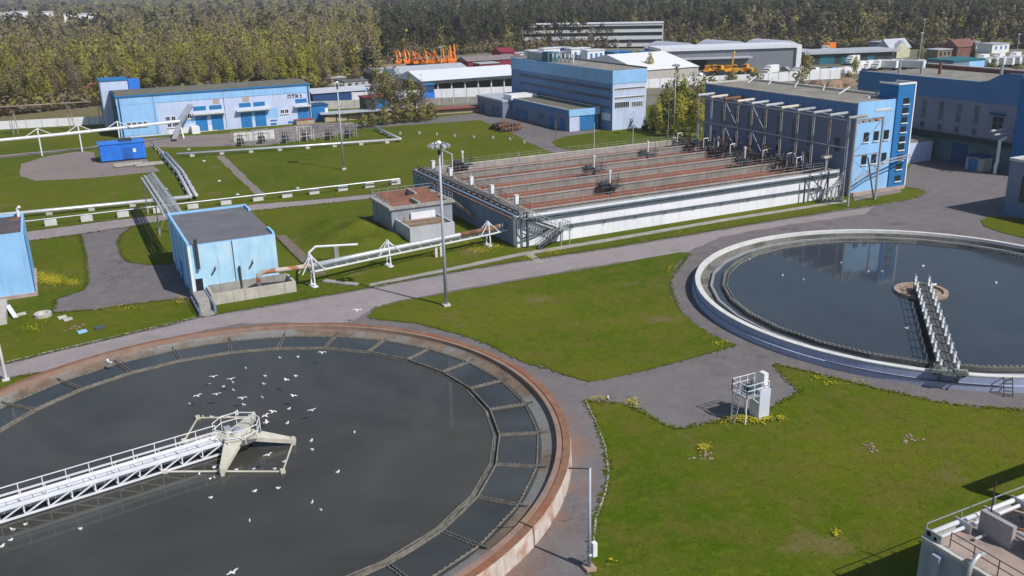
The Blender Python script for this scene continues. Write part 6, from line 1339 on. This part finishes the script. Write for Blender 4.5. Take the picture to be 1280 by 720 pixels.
# ------------------------------------------------------------------ trees
NRM = {}
def crown_mesh(name, n, shape, H, R, base, size, seed, nb=9, m=None, flat=0.):
    """leaf clumps spread over limbs through the crown's volume"""
    r = np.random.default_rng(seed); V_ = []; F_ = []
    cl = []; NR = []
    for b_ in range(nb):
        if shape == 'cone': zz = base+(H-base)*(b_+.3)/nb; rad_ = R*(1-(b_)/nb)*r.uniform(.75, 1.1); cc = [(r.uniform(-.1, .1), r.uniform(-.1, .1), zz, rad_, (H-base)/nb*.8)]
        elif shape == 'pine': zz = base+(H-base)*r.uniform(.1, .95); a = r.uniform(0, 6.28); d_ = R*.55*r.uniform(.2, 1); cc = [(d_*cos(a), d_*sin(a), zz, R*r.uniform(.35, .6), R*.3)]
        else:
            t = (b_+.5)/nb; zz = base+(H-base)*t; a = b_*2.4+r.uniform(-.4, .4); env = sin(pi*min(.97, t*.9+.12))**.8; d_ = R*env*r.uniform(.25, .75); cc = [(d_*cos(a), d_*sin(a), zz, R*env*r.uniform(.35, .55)+.25, (H-base)*r.uniform(.09, .15))]
        cl += cc
    wts = np.array([c[3]**2 for c in cl]); wts /= wts.sum()
    for _ in range(n):
        c = cl[r.choice(len(cl), p=wts)]; d_ = r.normal(size=3); d_ /= np.linalg.norm(d_)+1e-9; q = r.uniform(.35, 1)**.5
        p = np.array([c[0]+d_[0]*c[3]*q, c[1]+d_[1]*c[3]*q, c[2]+d_[2]*c[4]*q*1.3]); s = size*r.uniform(.5, 1.2)
        nn = r.normal(size=3)+np.array([0, 0, flat])+d_*.8; nn /= np.linalg.norm(nn); u_ = np.cross(nn, r.normal(size=3)); u_ /= np.linalg.norm(u_)+1e-9; w_ = np.cross(nn, u_)
        k = len(V_); out = p-np.array([0, 0, base+(H-base)*.4]); out = out/(np.linalg.norm(out)+1e-6)*.8+d_*.55+np.array([0, 0, .25]); out /= np.linalg.norm(out)+1e-9
        if np.dot(nn, out) < 0: w_ = -w_
        NR.append(out+r.normal(size=3)*.18); V_ += [tuple(p+u_*s*.6), tuple(p+w_*s*.45), tuple(p-u_*s*.6), tuple(p-w_*s*.45)]; F_.append((k, k+1, k+2, k+3))
    me = bpy.data.meshes.new(name); me.from_pydata(V_, [], F_); me.materials.append(m); me.update(); NR = np.repeat(np.array(NR), 4, axis=0); me.polygons.foreach_set('use_smooth', [True]*len(F_)); me.normals_split_custom_set([tuple(q) for q in NR/np.linalg.norm(NR, axis=1, keepdims=True)]); NRM[name] = NR; return me
def trunk_mesh(name, H, r0, m, seed, limbs=6, base=.3, R=3.):
    r = np.random.default_rng(seed); mb = MB(); b_ = r.uniform(-.3, .3, 2)
    mb.tube([(0, 0, -.1), (b_[0]*.4, b_[1]*.4, H*.4), (b_[0], b_[1], H*.93)], r0, 6, r2=r0*.2)
    for k in range(limbs):
        z_ = H*(base+(.85-base)*k/limbs); a = k*2.4; l_ = R*.75*(1-k/limbs*.5); f_ = z_/H
        mb.tube([(b_[0]*f_, b_[1]*f_, z_), (l_*.6*cos(a), l_*.6*sin(a), z_+l_*.35), (l_*cos(a), l_*sin(a), z_+l_*.75)], r0*.35, 4, r2=r0*.08, caps=False)
    me = bpy.data.meshes.new(name); me.from_pydata(mb.v, [], mb.f); me.materials.append(m); me.update(); return me
KIND = {}
def proto(key, shape, H, R, base, n, size, lm, bm, seed, nb=9, r0=.18, limbs=6, flat=0.):
    KIND[key] = [(crown_mesh(key+'_crown', n, shape, H, R, base, size, seed+s_*17, nb, lm, flat), trunk_mesh(key+'_trunk', H, r0, bm, seed+s_*7, limbs, base/H, R), H) for s_ in range(3)]
proto('birch', 'oval', 16, 3.0, 3.0, 1500, .52, leaf_birch, birch_bark, 1, 14)
proto('olive', 'oval', 15, 3.6, 2.5, 1600, .56, leaf_olive, bark, 2, 13)
proto('bare', 'oval', 15, 3.2, 2.5, 1300, .4, leaf_brown, bark, 3, 14, .2, 9)
proto('lime', 'oval', 14, 3.2, 2, 1500, .55, leaf_lime, bark, 4, 13)
proto('spruce', 'cone', 17, 3.0, 1.2, 1300, .6, leaf_spruce, bark, 5, 13)
proto('pine', 'pine', 18, 3.2, 9, 900, .6, leaf_pine, pine_bark, 6, 12, .2, 4, .6)
proto('bush', 'oval', 4.5, 2.2, .3, 420, .5, leaf_olive, bark, 7, 9, .07)
proto('poplar', 'oval', 13, 2.0, .8, 900, .6, leaf_birch, bark, 8, 16, .14)
proto('dark_bush', 'cone', 4.0, 1.2, .2, 300, .4, leaf_spruce, bark, 9, 7, .07)
NAMEK = {'birch': ('birch_tree', 'pale yellow green birch'), 'olive': ('leafy_tree', 'olive green leafy tree'), 'bare': ('bare_tree', 'brown half bare tree'), 'lime': ('leafy_tree', 'fresh lime green tree'), 'spruce': ('spruce_tree', 'dark pointed spruce'), 'pine': ('pine_tree', 'dark pine with a bare trunk'), 'bush': ('bush', 'olive bush'), 'poplar': ('poplar_tree', 'narrow pale green tree'), 'dark_bush': ('conifer', 'small dark conifer')}
def tree(key, x_, y_, sc, label, group, v_=None):
    cm, tm, _ = KIND[key][random.randrange(3) if v_ is None else v_]
    t = thing(NAMEK[key][0], label, 'bush' if key == 'bush' else 'tree', (x_, y_, 0), group); t.rotation_euler = (0, 0, random.uniform(0, 6.28)); s = sc*random.uniform(.95, 1.05); t.scale = (sc*random.uniform(.85, 1.2), sc*random.uniform(.85, 1.2), s)
    for nm, me in (('crown', cm), ('trunk', tm)): o = bpy.data.objects.new(nm, me); COL.objects.link(o); o.parent = t
    return t
# trees inside the site
for i, (u, v, s_, k) in enumerate(((822, 168, .7, 'poplar'), (832, 167, 1.0, 'poplar'), (843, 166, .95, 'birch'), (853, 167, 1.0, 'lime'), (864, 166, .95, 'bare'), (876, 166, .9, 'birch'), (848, 172, .75, 'lime'), (870, 172, .7, 'lime'), (816, 165, .45, 'olive'), (888, 158, .9, 'olive'), (806, 163, .9, 'dark_bush'), (818, 163, .8, 'dark_bush'), (812, 100, .8, 'poplar'))):
    x_, y_ = G(u, v); tree(k, x_, y_, s_, '%s in the clump left of the blower house, %s from the left' % (NAMEK[k][1], ORDN[i]) if i < 10 else ('small dark conifer at the foot of the lilac end wall', 'second small dark conifer by the corner of the lilac end wall', 'narrow pale tree standing before the white tent hall')[i-10], 'trees in the clump left of the blower house')
for i, (u, v, s_, k) in enumerate(((455, 160, .85, 'bush'), (466, 159, .9, 'bush'), (482, 156, 1.1, 'bush'), (497, 154, 1.2, 'bush'), (512, 153, 1.2, 'bush'), (527, 152, 1.1, 'bush'), (540, 150, 1.1, 'bush'), (470, 148, .75, 'bare'), (486, 146, .95, 'olive'), (500, 147, .8, 'bare'), (515, 148, .75, 'birch'), (528, 149, .8, 'bare'), (476, 135, 1.0, 'olive'), (494, 136, .9, 'bare'))):
    x_, y_ = G(u, v); tree(k, x_, y_, s_, '%s in the thicket before the open hall, %s from the path' % (NAMEK[k][1], ORDN[i]), 'bushes and trees in the thicket before the open hall')
for i, (u, v, s_, k) in enumerate(((1007, 100, .65, 'olive'), (1068, 94, .5, 'lime'), (985, 101, .4, 'bush'), (1000, 105, 1.2, 'bush'), (1272, 96, 1.2, 'bush'), (1240, 94, 1.4, 'bush'), (1198, 94, 1.6, 'bush'), (915, 106, 1.2, 'bush'), (943, 106, 1.3, 'bush'), (1150, 77, .45, 'olive'), (1215, 75, .6, 'spruce'), (1060, 100, .8, 'bush'))):
    x_, y_ = G(u, v); tree(k, x_, y_, s_, '%s in the yards beyond the blower house, %s in the row' % (NAMEK[k][1], ORDN[i]), 'trees and bushes in the yards at right')

# ------------------------------------------------------------------ the woods
FR = [(-140, 318), (0, 330), (130, 342), (250, 345), (400, 352), (440, 385), (480, 425), (520, 500), (660, 522), (820, 545), (1000, 528), (1280, 528), (1420, 528)]
def front(u): return float(np.interp(u, [f[0] for f in FR], [f[1] for f in FR]))
def gdir(u):
    d_ = (u-640)/F*RT-(60-360)/F*UP+FW; d_ = d_[:2]/np.hypot(*d_[:2]); return d_
def pick(u, dist):
    q = random.random(); far = dist > 700
    if dist < 900 and 0 < u < 480 and random.random() < .12: return 'lime'
    if 480 < u < 780 and dist < 720: return 'pine' if q < .74 else 'bare' if q < .78 else 'birch' if q < .9 else 'spruce'
    if u <= 480:
        if dist < 520: return 'birch' if q < .3 else 'olive' if q < .58 else 'bare' if q < .84 else 'lime' if q < .97 else 'spruce'
        return 'birch' if q < .22 else 'olive' if q < .5 else 'bare' if q < .93 else 'lime' if q < .95 else 'pine'
    if far: return 'pine' if q < .55 else 'bare' if q < .75 else 'olive' if q < .85 else 'birch' if q < .97 else 'spruce'
    return 'pine' if q < .4 else 'bare' if q < .65 else 'olive' if q < .8 else 'birch' if q < .87 else 'lime' if q < .9 else 'pine' if q < .93 else 'spruce'
sites = []
d0 = 315.
while d0 < 4200:
    s_ = 4.6 if d0 < 420 else 5.6 if d0 < 650 else 8 if d0 < 1000 else 13 if d0 < 1800 else 24
    for i in range(int(d0*1.26/s_)):
        u = random.uniform(-130, 1410); dd = d0+random.uniform(-.5, .5)*s_
        if dd < front(u): continue
        g_ = gdir(u); x_, y_ = float(g_[0]*dd), float(g_[1]*dd)
        bs = (x_-252)*u_.x+(y_-486)*u_.y; bn = (x_-252)*nn_.x+(y_-486)*nn_.y
        if -4 < bs < LW+4 and -2 < bn < 17: continue
        if -4 < bs < LW+4 and -30 < bn <= -2 and random.random() < .4: continue
        if 366 > x_ > 340 and 290 < y_ < 330: continue
        if any(abs(x_-h__[0]) < 14 and -60 < y_-h__[1] < 14 for h__ in [G(12, 37), G(28, 37), G(58, 37), G(98, 41), G(118, 40)]): continue
        if x_ < 34 and 346 < y_ < 364 and x_ > 10: continue
        sites.append((dd, u, x_, y_))
    d0 += s_*.85
sites.sort()
near = [s_ for s_ in sites if -25 < s_[1] < 1305][:300]; nset = set(near)
for dd, u, x_, y_ in near:
    k = pick(u, dd); h_ = random.uniform(.6, 1.12)
    tree(k, x_, y_, h_, NAMEK[k][1]+' in the front of the woods at upper left', 'trees at the front of the woods, '+NAMEK[k][1])
# the rest of the woods: one mass
def low(key, n, sd):
    cm, tm, H_ = KIND[key][sd % 3]; me = crown_mesh('t', n, {'spruce': 'cone', 'pine': 'pine'}.get(key, 'oval'), H_, {'olive': 3.6, 'spruce': 2.8}.get(key, 3.2), {'pine': 9, 'spruce': 1.2}.get(key, 3), {120: 1.1, 60: 1.65, 30: 2.2, 12: 3.6}[n], sd+40, 9, leaf_olive, 0)
    v_ = np.array([v.co[:] for v in me.vertices]); bpy.data.meshes.remove(me); return v_, NRM['t']
KEYS = ['birch', 'olive', 'bare', 'lime', 'spruce', 'pine']; LM = [leaf_birch, leaf_olive, leaf_brown, leaf_lime, leaf_spruce, leaf_pine]; BM = [birch_bark, bark, bark, bark, bark, pine_bark]
LOWS = {(k, n): [low(k, n, s_*3+i) for s_ in range(3)] for i, k in enumerate(KEYS) for n in (120, 60, 30, 12)}
VV = []; MI = []; NN = []
for st__ in sites:
    if st__ in nset: continue
    dd, u, x_, y_ = st__; k = pick(u, dd); n = 120 if dd < 610 else 60 if dd < 850 else 30 if dd < 1400 else 12
    v_, nv_ = random.choice(LOWS[(k, n)]); a = random.uniform(0, 6.28); s_ = random.uniform(.6, 1.3); wd = s_*(1. if dd < 1000 else 1.35 if dd < 1800 else 2.0)
    R_ = np.array([[cos(a)*wd, -sin(a)*wd, 0], [sin(a)*wd, cos(a)*wd, 0], [0, 0, s_]])
    VV.append(v_@R_.T+np.array([x_, y_, 0])); MI += [KEYS.index(k)]*n; NN.append(nv_@np.array([[cos(a), sin(a), 0], [-sin(a), cos(a), 0], [0, 0, 1]]))
    if dd < 900:
        H_ = KIND[k][0][2]*s_*.85; r_ = .18*s_; t_ = []
        for b_ in range(3):
            a1, a2 = a+b_*2.094, a+(b_+1)*2.094; t_ += [(x_+r_*cos(a1), y_+r_*sin(a1), 0), (x_+r_*cos(a2), y_+r_*sin(a2), 0), (x_+r_*.3*cos(a2), y_+r_*.3*sin(a2), H_), (x_+r_*.3*cos(a1), y_+r_*.3*sin(a1), H_)]
        VV.append(np.array(t_)); MI += [6+KEYS.index(k)]*3; NN.append(np.array([(cos(a+b_*2.094+1.05), sin(a+b_*2.094+1.05), .05) for b_ in range(3) for _q in range(4)]))
for _ in range(8000):   # undergrowth along and inside the front of the woods
    u = random.uniform(-120, 1400); dd = front(u)+random.uniform(-4, 75); g_ = gdir(u); x_, y_ = float(g_[0]*dd), float(g_[1]*dd)
    bs = (x_-252)*u_.x+(y_-486)*u_.y; bn = (x_-252)*nn_.x+(y_-486)*nn_.y
    if (-4 < bs < LW+4 and -6 < bn < 17) or (366 > x_ > 338 and 290 < y_ < 330): continue
    k = random.choice(['olive', 'bare', 'birch', 'bare']); v_, nv_ = random.choice(LOWS[(k, 30)]); a = random.uniform(0, 6.28); s_ = random.uniform(.2, .5)
    R_ = np.array([[cos(a)*s_*1.6, -sin(a)*s_*1.6, 0], [sin(a)*s_*1.6, cos(a)*s_*1.6, 0], [0, 0, s_]]); VV.append((v_-np.array([0, 0, 2.5]))@R_.T+np.array([x_, y_, 0])); MI += [KEYS.index(k)]*30; NN.append(nv_@np.array([[cos(a), sin(a), 0], [-sin(a), cos(a), 0], [0, 0, 1]]))
V_ = np.concatenate(VV).astype(np.float32); nq = len(V_)//4
me = bpy.data.meshes.new('far_woods'); me.vertices.add(len(V_)); me.vertices.foreach_set('co', V_.ravel()); me.loops.add(nq*4); me.loops.foreach_set('vertex_index', np.arange(nq*4, dtype=np.int32))
me.polygons.add(nq); me.polygons.foreach_set('loop_start', np.arange(0, nq*4, 4, dtype=np.int32)); me.polygons.foreach_set('loop_total', np.full(nq, 4, dtype=np.int32))
for m_ in LM+BM: me.materials.append(m_)
me.polygons.foreach_set('material_index', np.array(MI, dtype=np.int32)); me.polygons.foreach_set('use_smooth', np.ones(nq, dtype=bool)); me.update(calc_edges=True)
N_ = np.concatenate(NN); N_ = N_/np.linalg.norm(N_, axis=1, keepdims=True); me.normals_split_custom_set(N_.tolist())
o = bpy.data.objects.new('far_woods', me); COL.objects.link(o); tag(o, 'dense mixed woods filling the background up to the horizon', 'woods', kind='stuff')
build_haze()
for o_ in list(SC.objects):
    l_ = o_.get('label')
    if l_ and len(l_.split()) > 16: print('LONG', len(l_.split()), l_)
print('trees', len(sites), 'quads', nq)
